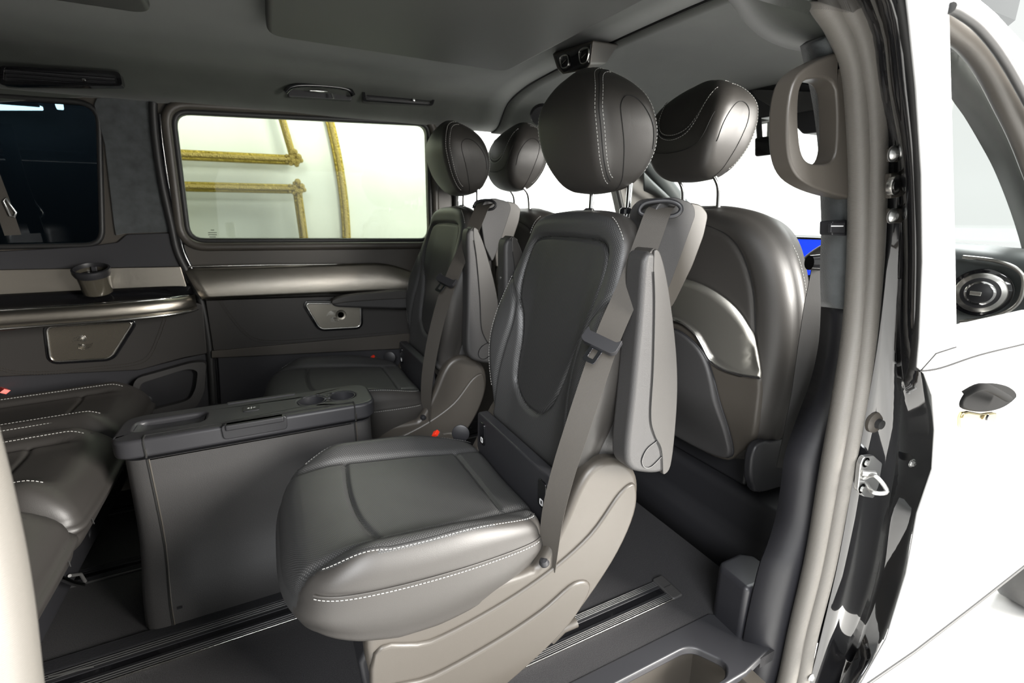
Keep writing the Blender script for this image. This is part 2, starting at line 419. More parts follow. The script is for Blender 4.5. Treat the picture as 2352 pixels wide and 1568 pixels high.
def cush_top(a, b):
    h = .432-.085*np.clip(a, 0, .5)
    h = h-1.7*np.clip(.09-a, 0, 1)**2
    B = np.abs(b); k = smooth01((a-.0)/.12)*smooth01((.52-a)/.26)
    h = h+.034*np.exp(-((B-.222)/.042)**2)*k-.006*np.exp(-(b/.12)**2)
    h = h+groove(dseg(a, b, cs_front), .007, .0055)+groove(dseg(a, b, cs_back), .007, .0055)
    h = h+groove(dseg(a, b, cs_side), .008, .008)+groove(dseg(a, b, cs_siden), .008, .008)
    return h
def on_cush(P, lift=.0012): P = np.array(P, float); return [(p[0], SY+p[1], float(cush_top(p[0:1], p[1:2])[0])+lift) for p in P]
# backrest
back_half = [(0, 1.062), (.10, 1.058), (.165, 1.042), (.203, 1.005), (.222, .95), (.238, .87), (.246, .79), (.244, .70), (.232, .62), (.212, .54), (.20, .485), (.18, .458), (0, .452)]
back_out = cr(sym(back_half), 5)
ins = cr([(-.14, .990), (-.05, .997), (.08, .997), (.145, .990), (.172, .965), (.180, .90), (.168, .83), (.142, .78), (.128, .72), (.124, .65), (.112, .60), (.07, .568), (.02, .556), (-.03, .562), (-.075, .60), (-.10, .66), (-.125, .74), (-.15, .80), (-.168, .87), (-.170, .95)], 6)
ins_k = np.array(ins)
bol_l = cr([(.246, .905), (.215, .865), (.178, .822), (.165, .76), (.172, .68), (.185, .58), (.19, .50)], 8, False)
bol_r = [(-a, b) for a, b in bol_l]
def back_top(s, z):
    A = np.abs(s); zp = np.exp(-((z-.70)/.19)**2)
    h = .048*smooth01((A-.10)/.13)*zp
    h = h+.010*smooth01((z-.98)/.06)
    d = dseg(s, z, ins, True); i = inside(s, z, ins)
    h = h+np.where(i, -.004, 0)+groove(d, .008, .006)
    h = h+groove(dseg(s, z, bol_l), .007, .006)+groove(dseg(s, z, bol_r), .007, .006)
    return h
def mp_back(s, z, h): return np.stack([BX(z)-h, YB+s, z+.2*h], 1)
def on_back(P, lift=.0012):
    P = np.array(P, float); h = back_top(P[:, 0], P[:, 1])+lift; return mp_back(P[:, 0], P[:, 1], h)
def headrest(root, c, face=-1, rear=False):
    """c = centre; face=-1 looks to -x, +1 looks to +x; upholstered pad built on its side profile"""
    prof = [(.058, .106), (.080, .070), (.089, .03), (.085, -.01), (.070, -.06), (.048, -.10), (.022, -.128), (-.012, -.137), (-.048, -.130), (-.075, -.108), (-.091, -.065), (-.092, -.02), (-.078, .03), (-.052, .074), (-.014, .108), (.024, .122)]
    out = cr(prof, 8); ZW = np.array([(-.14, .088), (-.12, .098), (-.09, .112), (-.05, .127), (0, .134), (.05, .129), (.075, .112), (.096, .090), (.112, .066), (.124, .048)])
    ER = .034
    zs_ = np.linspace(-.15, .15, 200); ws_ = np.interp(zs_, ZW[:, 0], ZW[:, 1]); ws_ = np.convolve(np.pad(ws_, 12, 'edge'), np.ones(25)/25, 'valid')
    def hw(a, z): return np.interp(z, zs_, ws_)-.9*np.clip(a-.02, 0, 1)**2*1.5
    def mp(a, z, h): return np.stack([c[0]+face*a, c[1]+h, c[2]+z], 1)
    cen = np.array((0.0, 0.0))
    hr = pad('headrest', out, cen, hw, lambda a, z: -hw(a, z), ER, mp, [leather], root, nt=150, nr=16, bulge=.004, side_n=12)
    O = np.array(out); O = resample(np.array(list(O)+[O[0]]), 241)[:-1]; D = O-cen; R = np.linalg.norm(D, axis=1)[:, None]; U = D/R
    def inset(idx, d, sg, lift=.0008):
        A = cen+U[idx]*(R[idx]-d); q = np.clip(1-d/ER, 0, 1); A2 = A
        h = hw(A2[:, 0], A2[:, 1])-ER*(1-math.sqrt(1-q*q))+lift; return mp(A2[:, 0], A2[:, 1], sg*h)
    allp = np.arange(-70, 70) if True else None
    ang = np.arctan2(O[:, 1], O[:, 0]); order = np.argsort(ang); 
    def rng(a0, a1): k = [i for i in order if a0 <= ang[i] <= a1]; return np.array(k)
    front = rng(-1.45, 1.45); rearr = np.concatenate([rng(1.5, 3.2), rng(-3.2, -2.2)])
    for sg in (-1, 1):
        stitches('stitching', inset(front, .0085, sg), hr); stitches('stitching', inset(front, .0205, sg), hr)
        tube('seam', inset(front, .0145, sg, .0002), .0011, dark_thread, hr, n=5)
        if not rear: stitches('stitching', inset(rearr, .0085, sg), hr)
        arch = [(-.018, -.132), (-.004, -.09), (.012, -.04), (.026, .005), (.027, .032), (.010, .048), (-.016, .044), (-.042, .022), (-.062, -.01), (-.070, -.05)]
        Q = np.array(cr(arch, 6, False))
        def H(p):
            best = min(R[k][0]-np.linalg.norm(p-cen) for k in [np.argmin(np.abs(np.angle(np.exp(1j*(ang-math.atan2(p[1], p[0]))))))])
            q = np.clip(1-best/ER, 0, .999); return float(hw(p[0:1], p[1:2])[0])-ER*(1-math.sqrt(1-q*q))
        tube('seam', np.array([mp(np.array([p[0]]), np.array([p[1]]), np.array([sg*(H(p)+.0004)]))[0] for p in Q]), .0010, dark_thread, hr, n=5)
    if rear:
        bk = O[O[:, 0] < -.02]; bk = bk[np.argsort(bk[:, 1])]
        def onr(s, z):
            a = np.interp(z, bk[:, 1], bk[:, 0]); w_ = float(hw(np.array([a]), np.array([z]))[0])
            d = np.clip(w_-abs(s), 0.0005, ER); q = 1-d/ER; a = a+ER*(1-math.sqrt(max(0, 1-q*q)))*.9-.004*math.sqrt(max(0, 1-(s/w_)**2)) if abs(s) < w_ else a
            return (c[0]+face*(a-.0012), c[1]+s, c[2]+z)
        U0 = cr([(-.084, .086), (-.079, .06), (-.070, .02), (-.046, -.010), (0, -.021), (.046, -.010), (.070, .02), (.079, .06), (.084, .086)], 8, False)
        for dz in (0, -.012): stitches('stitching', [onr(s*(1-.9*0), z+dz) for s, z in U0], hr)
        tube('seam', [onr(s, z-.006) for s, z in U0], .0011, dark_thread, hr, n=5)
        U1 = cr([(-.118, .02), (-.105, -.03), (-.075, -.056), (0, -.066), (.075, -.056), (.105, -.03), (.118, .02)], 8, False)
        tube('seam', [onr(s, z) for s, z in U1], .0010, dark_thread, hr, n=5)
    return hr, mp
def make_seat():
    root = empty('captain_seat', (SX, SY, 0), '«»', 'seat')
    # --- pedestal shells
    px = [(845, 1462), (1000, 1400), (1130, 1345), (1213, 1316), (1243, 1296), (1290, 1210), (1330, 1120), (1362, 1075), (1400, 1056), (1440, 1062), (1466, 1095), (1466, 1150), (1445, 1210), (1405, 1280), (1330, 1395), (1230, 1500), (1140, 1568)]
    P = xz(px, .765); P = P+[(.30, .012), (.13, .012), (.095, .10)]
    P = cr(P, 5)
    sh = plate('base_shell', P, 'y', .765, .815, trimgrey, root, bevel=.016, seg=5)
    P2 = [(x*.93+.022, z*.55+.004) for x, z in P if z < .30]
    plate('base_shell', [(x, z) for x, z in P], 'y', 1.215, 1.265, trimgrey, root, bevel=.016, seg=5)
    # lower step of the near shell and inner structure
    low = cr([(.092, .02), (.090, .245), (.20, .225), (.34, .245), (.47, .285), (.58, .345), (.66, .43), (.704, .44), (.708, .36), (.65, .245), (.53, .115), (.42, .055), (.30, .010), (.2, .008)], 5)
    plate('base_cover', low, 'y', .758, .78, trimgrey, root, bevel=.008, seg=4)
    low = cr([(.095, .02), (.094, .155), (.20, .145), (.34, .165), (.45, .195), (.54, .235), (.585, .205), (.53, .125), (.42, .058), (.30, .010), (.2, .008)], 5)
    plate('base_cover', low, 'y', .750, .77, trimgrey, root, bevel=.008, seg=4)
    plate('seat_frame', cr([(.10, .03), (.10, .24), (.45, .25), (.60, .36), (.62, .30), (.50, .13), (.32, .03)], 3), 'y', .815, 1.215, darkplastic, root, bevel=.01)
    for y in (.835, 1.235):
        box('rail_foot', (.17, y-.02, .004), (.50, y+.02, .05), darkplastic, root)
    lv = tube('release_lever', [at(1265, 1470, y=.80), at(1290, 1440, y=.80), at(1320, 1425, y=.80)], [.012, .016, .018], trimgrey, root, n=12, flat=.7)
    # --- cushion
    def fm(a, b, k):
        A = np.where(b > 0, b, -b-.008)
        side = np.interp(a, [p[0] for p in cs_side], [p[1] for p in cs_side])
        top = (k == 0)
        OC = np.array(cush_out); mm = OC[:, 1] > .1; oo = np.argsort(OC[mm][:, 0]); lim = np.interp(a, OC[mm][oo, 0], OC[mm][oo, 1])-.025-.012*np.clip(1-(a-.02)/.12, 0, 1)
        r = np.where(top & (np.abs(b) < lim), 1, 0)
        r = np.where((a < .03) & (k <= 1) & (np.abs(b) < .205), 1, r)
        return r
    cu = pad('seat_cushion', cush_out, (.20, 0), cush_top, cush_bot, .036, lambda a, b, h: np.stack([a, SY+b, h], 1), [leather, perf], root, nt=260, nr=90, fmf=fm, bulge=.010, er2=.02)
    for q in (cs_front, cs_back): tube('seam', on_cush(cr(q, 4, False) if len(q) < 8 else q, -.0005), .0011, dark_thread, cu, n=5)
    Oc = np.array(cush_out)
    def side_y(x, sgn): m = Oc[:, 1]*sgn > .1; o = np.argsort(Oc[m][:, 0]); return np.interp(x, Oc[m][o, 0], Oc[m][o, 1])
    for sg in (-1, 1):
        xs = np.linspace(.02, .47, 60)
        l1 = [(x, side_y(x, sg)-sg*(.022+.012*max(0, 1-(x-.02)/.12))) for x in xs]
        def zt(p): 
            h = float(cush_top(np.array([p[0]]), np.array([p[1]]))[0]); d = abs(side_y(p[0], sg)-p[1])
            return h-.036*(1-math.sqrt(max(0, 1-(1-min(1, d/.036))**2)))
        stitches('stitching', [(p[0], SY+p[1], zt(p)+.0010) for p in l1], cu)
        tube('seam', [(p[0], SY+p[1]-sg*.004, zt((p[0], p[1]-sg*.004))+.0006) for p in l1], .0013, dark_thread, cu, n=5)
        xs2 = np.linspace(0.0, .468, 60)
        stitches('stitching', [(x, SY+side_y(x, sg)+sg*(.0075), .392-.085*x*1.1+.010*math.exp(-(x/.05)**2)*0) for x in xs2], cu)
        tube('piping', [(x, SY+side_y(x, sg)+sg*.0055, .398-.085*x*1.1) for x in xs2], .0020, leather, cu, n=8)
    # --- backrest
    def fmb(s, z, k):
        i = inside(s, z, ins); r = np.where((k == 0), 1, 0); r = np.where(i & (k == 0), 2, r)
        r = np.where((k == 0) & (np.abs(s) > .222) & (z < .87), 0, r)
        return r
    bk = pad('backrest', back_out, (0, .76), back_top, lambda s, z: np.full_like(s, -.085), .032, mp_back, [leather, perf, perfd], root, nt=260, nr=90, fmf=fmb, bulge=.006)
    tube('seam', on_back(ins, -.0035), .0013, dark_thread, bk, n=5, closed=True)
    for q in (bol_l, bol_r):
        tube('seam', on_back([p for p in q if abs(p[0]) < .235], -.002), .0011, dark_thread, bk, n=5)
    Ob = np.array(back_out)
    for sg in (-1, 1):
        m = Ob[:, 0]*sg > .05; o = np.argsort(Ob[m][:, 1]); zz = np.linspace(.56, .89, 50); ss = np.interp(zz, Ob[m][o, 1], Ob[m][o, 0])
        hh = back_top(ss, zz)-.008
        Q = mp_back(ss-sg*.006, zz, hh); stitches('stitching', Q, bk)
        zz = np.linspace(1.0, 1.045, 12); ss = np.interp(zz, Ob[m][o, 1], Ob[m][o, 0]); stitches('stitching', mp_back(ss-sg*.004, zz, back_top(ss, zz)-.009), bk)
    # moulded back shell
    hs = [(0, 1.045), (.12, 1.04), (.19, 1.0), (.215, .9), (.232, .75), (.22, .6), (.2, .5), (.17, .47), (0, .465)]
    bs = pad('back_shell', cr(sym(hs), 5), (0, .76), lambda s, z: np.full_like(s, -.06), lambda s, z: -.15+.25*s**2, .02, mp_back, [textured], root, nt=120, nr=8, er2=.04)
    # lower trim panel between cushion and backrest, with fixing slots
    lp = plate('lower_panel', rnd([(.795, .33), (1.235, .33), (1.225, .485), (.805, .485)], .015), 'x', .497, .53, plastic, root, bevel=.006)
    for y in (.835, 1.185):
        s_ = plate('anchor_slot', rnd([(y-.018, .395), (y+.018, .395), (y+.018, .465), (y-.018, .465)], .012), 'x', .4935, .50, gloss, lp, bevel=.002)
        plate('anchor_symbol', rnd([(y-.007, .402), (y+.007, .402), (y+.007, .418), (y-.007, .418)], .004), 'x', .4928, .4936, white, lp, holes=[[(y-.004, .405), (y+.004, .405), (y+.004, .415), (y-.004, .415)]], bevel=0)
    # --- headrest and posts
    for y in (.905, 1.05):
        tube('headrest_post', [(.742, y, 1.0), (.750, y, 1.06), (.752, y, 1.13), (.745, y, 1.19)], .0065, chrome, root, n=14)
        lathe('post_guide', [(.0, .0), (.014, 0), (.014, .010), (.009, .014), (0, .014)], (.744, y, 1.052), (0, 0, 1), gloss, root, n=20)
    headrest(root, (.700, .985, 1.238), -1)
    # --- shoulder belt tower on the near side
    Tn = xz([(1506, 478), (1524, 458), (1552, 452), (1592, 466), (1600, 490), (1575, 560), (1540, 655), (1520, 700), (1500, 640), (1497, 560)], .775)
    tw = plate('belt_tower', rnd(Tn, .012), 'y', .775, .855, textured, root, bevel=.008, seg=4)
    Tb = xz([(1585, 464), (1612, 470), (1628, 492), (1618, 540), (1592, 610), (1548, 700), (1530, 720), (1530, 672)], .778)
    plate('tower_back', rnd(Tb, .012), 'y', .778, .856, trimgrey, root, bevel=.01, seg=4)
    g = at(1514, 484, y=.772)
    tube('belt_guide', cr([g+np.array(v) for v in ((.026, -.022, .014), (.010, -.002, .020), (-.018, .026, .014), (-.024, .030, -.004), (-.002, .006, -.012), (.022, -.020, -.010), (.032, -.028, .002))], 5), .0048, darkplastic, root, n=8, closed=True)
    # --- belt
    BP = [at(1528, 470, y=.80), at(1512, 486, y=.768), at(1492, 540, y=.755), at(1455, 640, y=.742), at(1400, 765, y=.735), at(1365, 865, y=.728), at(1325, 985, y=.735), at(1292, 1090, y=.752), at(1268, 1190, y=.768), at(1256, 1300, y=.78)]
    W = np.array([(.74, -.66, 0), (.74, -.66, 0), (.74, -.66, 0), (.70, -.71, 0), (.68, -.73, 0), (.68, -.73, 0), (.66, -.75, 0), (.62, -.78, 0), (.5, -.86, 0), (.3, -.95, 0)], float)
    n_ = 48; BPd = resample(cr(BP, 8, False), n_); Wd = np.stack([np.interp(np.linspace(0, 1, n_), np.linspace(0, 1, len(W)), W[:, i]) for i in range(3)], 1)
    bl = ribbon('seat_belt', BPd, Wd, .050, .0016, belt, root)
    c = at(1378, 790, y=.728); t = at(1352, 830, y=.722)-c; t = t/np.linalg.norm(t); wv = np.array([.68, -.73, 0]); wv -= t*(wv@t); wv /= np.linalg.norm(wv); nv = np.cross(t, wv); nv = nv*(-1 if nv[0] > 0 else 1)
    def fr(a, b, h): return c+wv*a+t*b+nv*h
    def lplate(name, out, h0, h1, m, holes=(), bv=.002, parent=None):
        loops = [list(out)]+[list(h) for h in holes]; flat = [p for l in loops for p in l]; n = len(flat)
        V = [fr(p[0], p[1], h0) for p in flat]+[fr(p[0], p[1], h1) for p in flat]; Fc = []
        if holes:
            for tt in tessellate_polygon([[Vector((p[0], p[1], 0)) for p in l] for l in loops]): Fc += [list(tt), [i+n for i in tt][::-1]]
        else: Fc += [list(range(n)), [i+n for i in range(n)][::-1]]
        s = 0
        for l in loops:
            k = len(l); Fc += [[s+i, s+(i+1) % k, s+(i+1) % k+n, s+i+n] for i in range(k)]; s += k
        return bev(build(name, V, Fc, m, parent), bv, 2, 40)
    tg = lplate('belt_tongue', rnd([(-.037, -.022), (-.030, -.014), (.030, -.014), (.037, -.024), (.038, .004), (.030, .012), (-.030, .012), (-.038, .006)], .004), -.004, .010, darkplastic, parent=root)
    lplate('tongue_plate', rnd([(-.014, .008), (.014, .008), (.013, .045), (-.013, .045)], .005), .002, .0045, darksteel, [rnd([(-.006, .016), (.006, .016), (.006, .036), (-.006, .036)], .002)], .0006, tg)
    lathe('belt_anchor', [(0, 0), (.011, 0), (.012, .006), (.008, .014), (0, .016)], (.468, .772, .300), (-.3, -.2, 1), darkplastic, root, n=20)
    # --- buckle and recliner knob at the far side
    bc = at(1001, 996, y=1.30); d = np.array([-.55, 0, .62]); d /= np.linalg.norm(d)
    q = [bc+d*v for v in (-.06, -.03, -.004)]
    b_ = tube('belt_buckle', q, [.013, .015, .0155], trimgrey, root, n=4, flat=.75, upv=(0, 1, 0)); bev(b_, .003)
    bev(tube('release_button', [bc-d*.006, bc+d*.007], .0135, red, b_, n=4, flat=.7, upv=(0, 1, 0)), .002)
    kc = at(1058, 995, y=1.272)
    k = lathe('recliner_knob', [(0, -.006), (.024, -.006), (.027, -.003), (.027, .002), (.022, .004), (0, .004)], kc, (-.5, -1, .1), darkplastic, root, n=28)
    return root
def armrest(root, y0, y1, near=True, dx=0):
    Pn = [(.627, .965), (.647, .983), (.665, .968), (.690, .900), (.722, .785), (.738, .690), (.743, .590), (.740, .512), (.720, .497), (.672, .508), (.632, .530), (.618, .575), (.622, .70), (.626, .85)]
    Pn = [(x+dx, z) for x, z in Pn]
    a = plate('armrest', cr(Pn, 4), 'y', y0, y1, textured, root, bevel=.013, seg=5)
    yy = (y0-.0015, y1+.0015)
    Pl = cr([(.650, .985), (.667, .975), (.695, .905), (.728, .785), (.744, .690), (.749, .590), (.746, .510), (.730, .492), (.722, .505), (.712, .56), (.685, .60), (.672, .645), (.668, .75), (.658, .88), (.650, .945)], 4)
    pd = plate('armrest_pad', [(x+dx, z) for x, z in Pl], 'y', yy[0], yy[1], leather, a, bevel=.009, seg=4)
    cap = plate('pad_strap', rnd([(.632+dx, .972), (.652+dx, .990), (.672+dx, .978), (.664+dx, .962), (.650+dx, .972), (.640+dx, .962)], .004), 'y', y0+.004, y1-.004, leather, a, bevel=.004)
    yn = y0-.0005
    if near:
        tube('seam', [(x+dx, yn-.002, z) for x, z in cr([(.650, .945), (.659, .88), (.669, .75), (.673, .645), (.687, .60), (.712, .555), (.722, .50)], 6, False)], .0012, dark_thread, a, n=5)
        tube('hinge_cover', [(x+dx, yn-.001, z) for x, z in cr([(.700, .582), (.672, .568), (.660, .545), (.668, .526), (.688, .522), (.716, .540)], 6, False)], .0013, gloss, a, n=5)
        for (x, z) in ((.628, .867), (.640-.012, .668)):
            lathe('screw', [(0, .0005), (.002, .0005), (.002, .002), (.0045, .002), (.0052, .0)], (x-.0005+dx, y0+.03, z), (-1, -.0, 0), alu, a, n=16)
    return a
seat_near = make_seat()
for i, (nm) in enumerate(['x']): pass
armrest(seat_near, .700, .756); setorg((SX, SY, 0)); armrest(seat_near, 1.262, 1.318, dx=-.02)
seat_near['label'] = 'black leather captain seat nearest the open door, rear-facing, with raised armrests'; seat_near['group'] = 'rear-facing captain seats'
seat_far = copy_tree(seat_near); seat_far.location = (SX-.03, SY+.834, .02)
seat_far['label'] = 'black leather captain seat by the far window, rear-facing, with its window-side armrest lowered'
# window-side armrest of the far seat is folded down
arms = [c for c in seat_far.children if c.name.startswith('armrest')]
arms.sort(key=lambda o: sum((o.matrix_basis @ v.co).y for v in o.data.vertices)/len(o.data.vertices))
def kill(o):
    for c in list(o.children): kill(c)
    bpy.data.objects.remove(o, do_unlink=True)
kill(arms[-1])
setorg((SX, SY, 0))
YSH = -.022
Pd = [(.235, .690), (.245, .705), (.30, .718), (.42, .722), (.56, .722), (.56, .648), (.42, .655), (.30, .668), (.25, .676)]
ad = plate('armrest', cr([(x, z-.02) for x, z in Pd], 4), 'y', 1.240, 1.296, textured, seat_far, bevel=.012, seg=5)
plate('armrest_pad', cr([(x-.002, z-.02+.002) for x, z in ((.235, .690), (.245, .705), (.30, .718), (.42, .722), (.56, .722), (.56, .69), (.42, .69), (.30, .69), (.25, .686))], 4), 'y', 1.237, 1.299, leather, ad, bevel=.009, seg=4)
# ================================================================== folding table console between the rows
setorg((0, 0, 0))
def rrect(x0, x1, y0, y1, r, n=6): return rnd([(x0, y0), (x1, y0), (x1, y1), (x0, y1)], r, n)
con = empty('console_table', (-.09, 1.48, 0), 'dark plastic folding console table with cup holders between the seat rows', 'table')
prof = [(0.004, .172), (.03, .170), (.07, .160), (.11, .142), (.15, .120), (.20, .102), (.26, .094), (.34, .092), (.448, .092)]   # z, half width
rows = []
for z, hw in prof:
    L = resample(np.array(rrect(-.392+.012*(1-z/.45)*-1, .222, 1.48-hw, 1.48+hw, .05, 8)+[(-.392, 1.48-hw+.05)]), 90)[:-1]
    rows.append([(p[0], p[1], z) for p in L])
bd = grid('console_body', rows, textured, con, closed_v=True)
tp = plate('body_top', [(p[0], p[1]) for p in rows[-1]], 'z', .444, .447, darkplastic, bd, bevel=0)
for x in (-.338, .168):
    tube('panel_joint', [(x, 1.48-hw-.0005, z) for z, hw in prof], .0022, dark_thread, bd, n=6)
    tube('panel_edge', [(x+.004, 1.48-hw-.0008, z) for z, hw in prof], .0016, satin if False else trimgrey, bd, n=6)
arr = [(-.006, .0), (.006, .0), (.006, -.018), (.012, -.018), (0, -.032), (-.012, -.018), (-.006, -.018)]
build('arrow_mark', [(-.318+a, 1.3135, .052+b) for a, b in arr], [list(range(7))], darkplastic, bd, smooth=False)
tray = cr(xy([(290, 998), (300, 980), (345, 962), (470, 945), (481, 950), (472, 962), (440, 975), (320, 1000)], .5), 4)
tray = rrect(-.372, -.215, 1.452, 1.522, .022)
lid_out = rrect(-.412, .236, 1.386, 1.574, .055, 10)
cups = [circle2(.062, 1.484, .038), circle2(.150, 1.484, .038)]
lid = plate('table_top', lid_out, 'z', .452, .503, plastic, con, holes=[tray]+cups, bevel=.010, seg=4)
for c in (.062, .150):
    lathe('cup_holder', [(.0385, .0), (.0385, .05), (.036, .05), (.033, .004), (0, .004)], (c, 1.484, .451), (0, 0, 1), plastic, lid, n=32)
tube('cup_notch', [(.098, 1.484, .500), (.114, 1.484, .500)], .006, darkplastic, lid, n=8)
grid('tray_floor', [[(x, y, .487+.012*((x+.2935)/.0785)**6) for y in np.linspace(1.452, 1.522, 8)] for x in np.linspace(-.372, -.215, 20)], plastic, lid)
for x in (-.338, .172):
    tube('end_cap_joint', [(x, 1.3848, .453), (x, 1.3848, .494), (x, 1.388, .500), (x, 1.394, .5035), (x, 1.412, .5038)], .0022, dark_thread, lid, n=6)
    tube('joint_clip', [(x+.002, 1.3835, .458), (x+.002, 1.3835, .478)], .0018, satin, lid, n=6)
tube('flap_joint', [(-.338, 1.412, .5036), (.172, 1.412, .5036)], .0016, dark_thread, lid, n=6)
tube('flap_joint', [(-.338, 1.412+.0, .5036), (-.338, 1.395, .5036)], .0016, dark_thread, lid, n=6)
plate('hinge_strip', rrect(-.165, .02, 1.553, 1.566, .004), 'z', .502, .5065, plastic, lid, bevel=.001)
# release handle in its recess on the near edge
rec = plate('handle_recess', rnd([(-.168, .466), (-.012, .466), (-.010, .507), (-.170, .507)], .012), 'y', 1.381, 1.40, darkplastic, lid, bevel=.003)
hd = plate('handle', rnd([(-.160, 1.376), (-.018, 1.376), (-.018, 1.405), (-.160, 1.405)], .005), 'z', .491, .507, darkplastic, rec, bevel=.005)
bt = plate('table_button', rrect(-.122, -.078, 1.468, 1.512, .009), 'z', .502, .5055, darkplastic, lid, bevel=.0015)
def flatshape(name, pts, z, m, par): return build(name, [(a, b, z) for a, b in pts], [list(range(len(pts)))], m, par, smooth=False)
cx, cy = -.100, 1.490
flatshape('button_symbol', [(cx-.001, cy-.008), (cx+.001, cy-.008), (cx+.001, cy+.008), (cx-.001, cy+.008)], .5058, white, bt)
flatshape('button_symbol', [(cx-.012, cy), (cx-.006, cy-.004), (cx-.006, cy-.001), (cx-.003, cy-.001), (cx-.003, cy+.001), (cx-.006, cy+.001), (cx-.006, cy+.004)], .5058, white, bt)
flatshape('button_symbol', [(cx+.012, cy), (cx+.006, cy+.004), (cx+.006, cy+.001), (cx+.003, cy+.001), (cx+.003, cy-.001), (cx+.006, cy-.001), (cx+.006, cy-.004)], .5058, white, bt)

# ================================================================== rear bench (faces forward)
bn = empty('rear_bench', (-.75, 1.45, 0), 'dark leather rear bench seat behind the console, forward-facing, at the left edge', 'seat')
for i, (y0, y1) in enumerate([(.80, 1.245), (1.255, 1.675), (1.685, 2.09)]):
    yc = (y0+y1)/2; hw = (y1-y0)/2
    def top(a, b, hw=hw, i=i):
        A = a; h = .452+.03*(A+.45)
        h = h-1.3*np.clip(A+.56, 0, 1)**2*1.2+.030*np.exp(-((np.abs(b)-hw+.055)/.045)**2)*smooth01((-.47-A)/.08)
        h = h+groove(np.abs(np.abs(b)-hw+.095), .008, .007)*smooth01((-.50-A)/.05)
        h = h+groove(np.abs(a+.62+.0*b), .006, .006)*(np.abs(b) < hw-.095)
        return h
    half = [(-.452, 0), (-.453, hw*.7), (-.460, hw*.93), (-.50, hw), (-.62, hw+.003), (-.90, hw), (-.96, hw*.9), (-.97, 0)]
    out = cr(half+[(a, -b) for a, b in reversed(half) if abs(b) > 1e-6], 6)
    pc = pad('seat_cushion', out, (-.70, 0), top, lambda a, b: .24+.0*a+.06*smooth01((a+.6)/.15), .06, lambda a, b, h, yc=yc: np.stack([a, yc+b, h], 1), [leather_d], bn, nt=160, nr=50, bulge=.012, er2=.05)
    for sg in (-1, 1):
        xs = np.linspace(-.90, -.515, 30); bb = hw-.035
        P = [(x, yc+sg*(bb-.10*smooth01((x+.60)/.14)*0), float(top(np.array([x]), np.array([bb]))[0])-.004) for x in xs]
        stitches('stitching', P, pc, r=.0008)
        P = [(x, p[1]-sg*.036, float(top(np.array([x]), np.array([bb-.036]))[0])+.001) for x, p in zip(xs, P)]
        stitches('stitching', P, pc, r=.0008)
        ar = [(x, yc+sg*b_, float(top(np.array([x]), np.array([b_]))[0])-dz) for x, b_, dz in ((-.505, hw-.06, .0), (-.478, hw-.062, .012), (-.460, hw-.068, .036), (-.452, hw-.072, .07), (-.449, hw-.075, .10))]
        tube('seam', cr(ar, 6, False), .0012, dark_thread, pc, n=5)
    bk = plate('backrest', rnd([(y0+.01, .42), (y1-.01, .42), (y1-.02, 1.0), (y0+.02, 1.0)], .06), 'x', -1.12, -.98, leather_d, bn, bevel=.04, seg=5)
box('bench_frame', (-.92, .86, .10), (-.56, 2.04, .27), darkplastic, bn, .02)
for y in (.88, 1.222, 1.625, 2.0):
    plate('bench_leg', cr([(-.90, .01), (-.88, .14), (-.74, .14), (-.66, .06), (-.64, .01)], 4), 'y', y, y+.03, darkplastic, bn, bevel=.005)
tube('lift_bar', [at(135, 1325, x=-.53), at(165, 1338, x=-.53), at(190, 1343, x=-.53)], .006, chrome, bn, n=10)
tube('lift_bar', [at(160, 1322, x=-.55), at(185, 1318, x=-.55), at(196, 1335, x=-.55)], .004, steel, bn, n=10)
tube('latch_rod', [at(212, 1150, x=-.56), at(248, 1165, x=-.56)], .004, chrome, bn, n=10)
tube('latch_rod', cr([at(190, 1195, x=-.56), at(205, 1220, x=-.56), at(196, 1250, x=-.57)], 4, False), .006, darkplastic, bn, n=10)
bk_ = tube('belt_buckle', [at(-30, 885, z=.44), at(0, 893, z=.46)], .014, darkplastic, bn, n=4, flat=.7)
tube('release_button', [at(0, 893, z=.46), at(12, 899, z=.468)], .013, red, bk_, n=4, flat=.7)
# ================================================================== cabin shell
setorg((0, 0, 0))
fl = struct(plate('floor', [(-1.75, .715), (.955, .715), (.965, .56), (1.137, .56), (1.137, 2.16), (-1.75, 2.16)], 'z', -.03, 0, carpet, bevel=0))
struct(box('trim_1', (-1.75, .50, -.34), (1.35, .56, -.30), darkplastic, bevel=.003))
# front step up to the cab floor
pr = [(1.134, 0), (1.137, .08), (1.146, .105), (1.172, .118), (1.180, .14), (1.184, .215), (1.194, .236), (1.21, .242), (1.9, .242)]
struct(grid('wall_front', [[(x, y, z) for x, z in pr] for y in np.linspace(.505, 2.18, 8)], darkplastic, th=.01, off=-1))
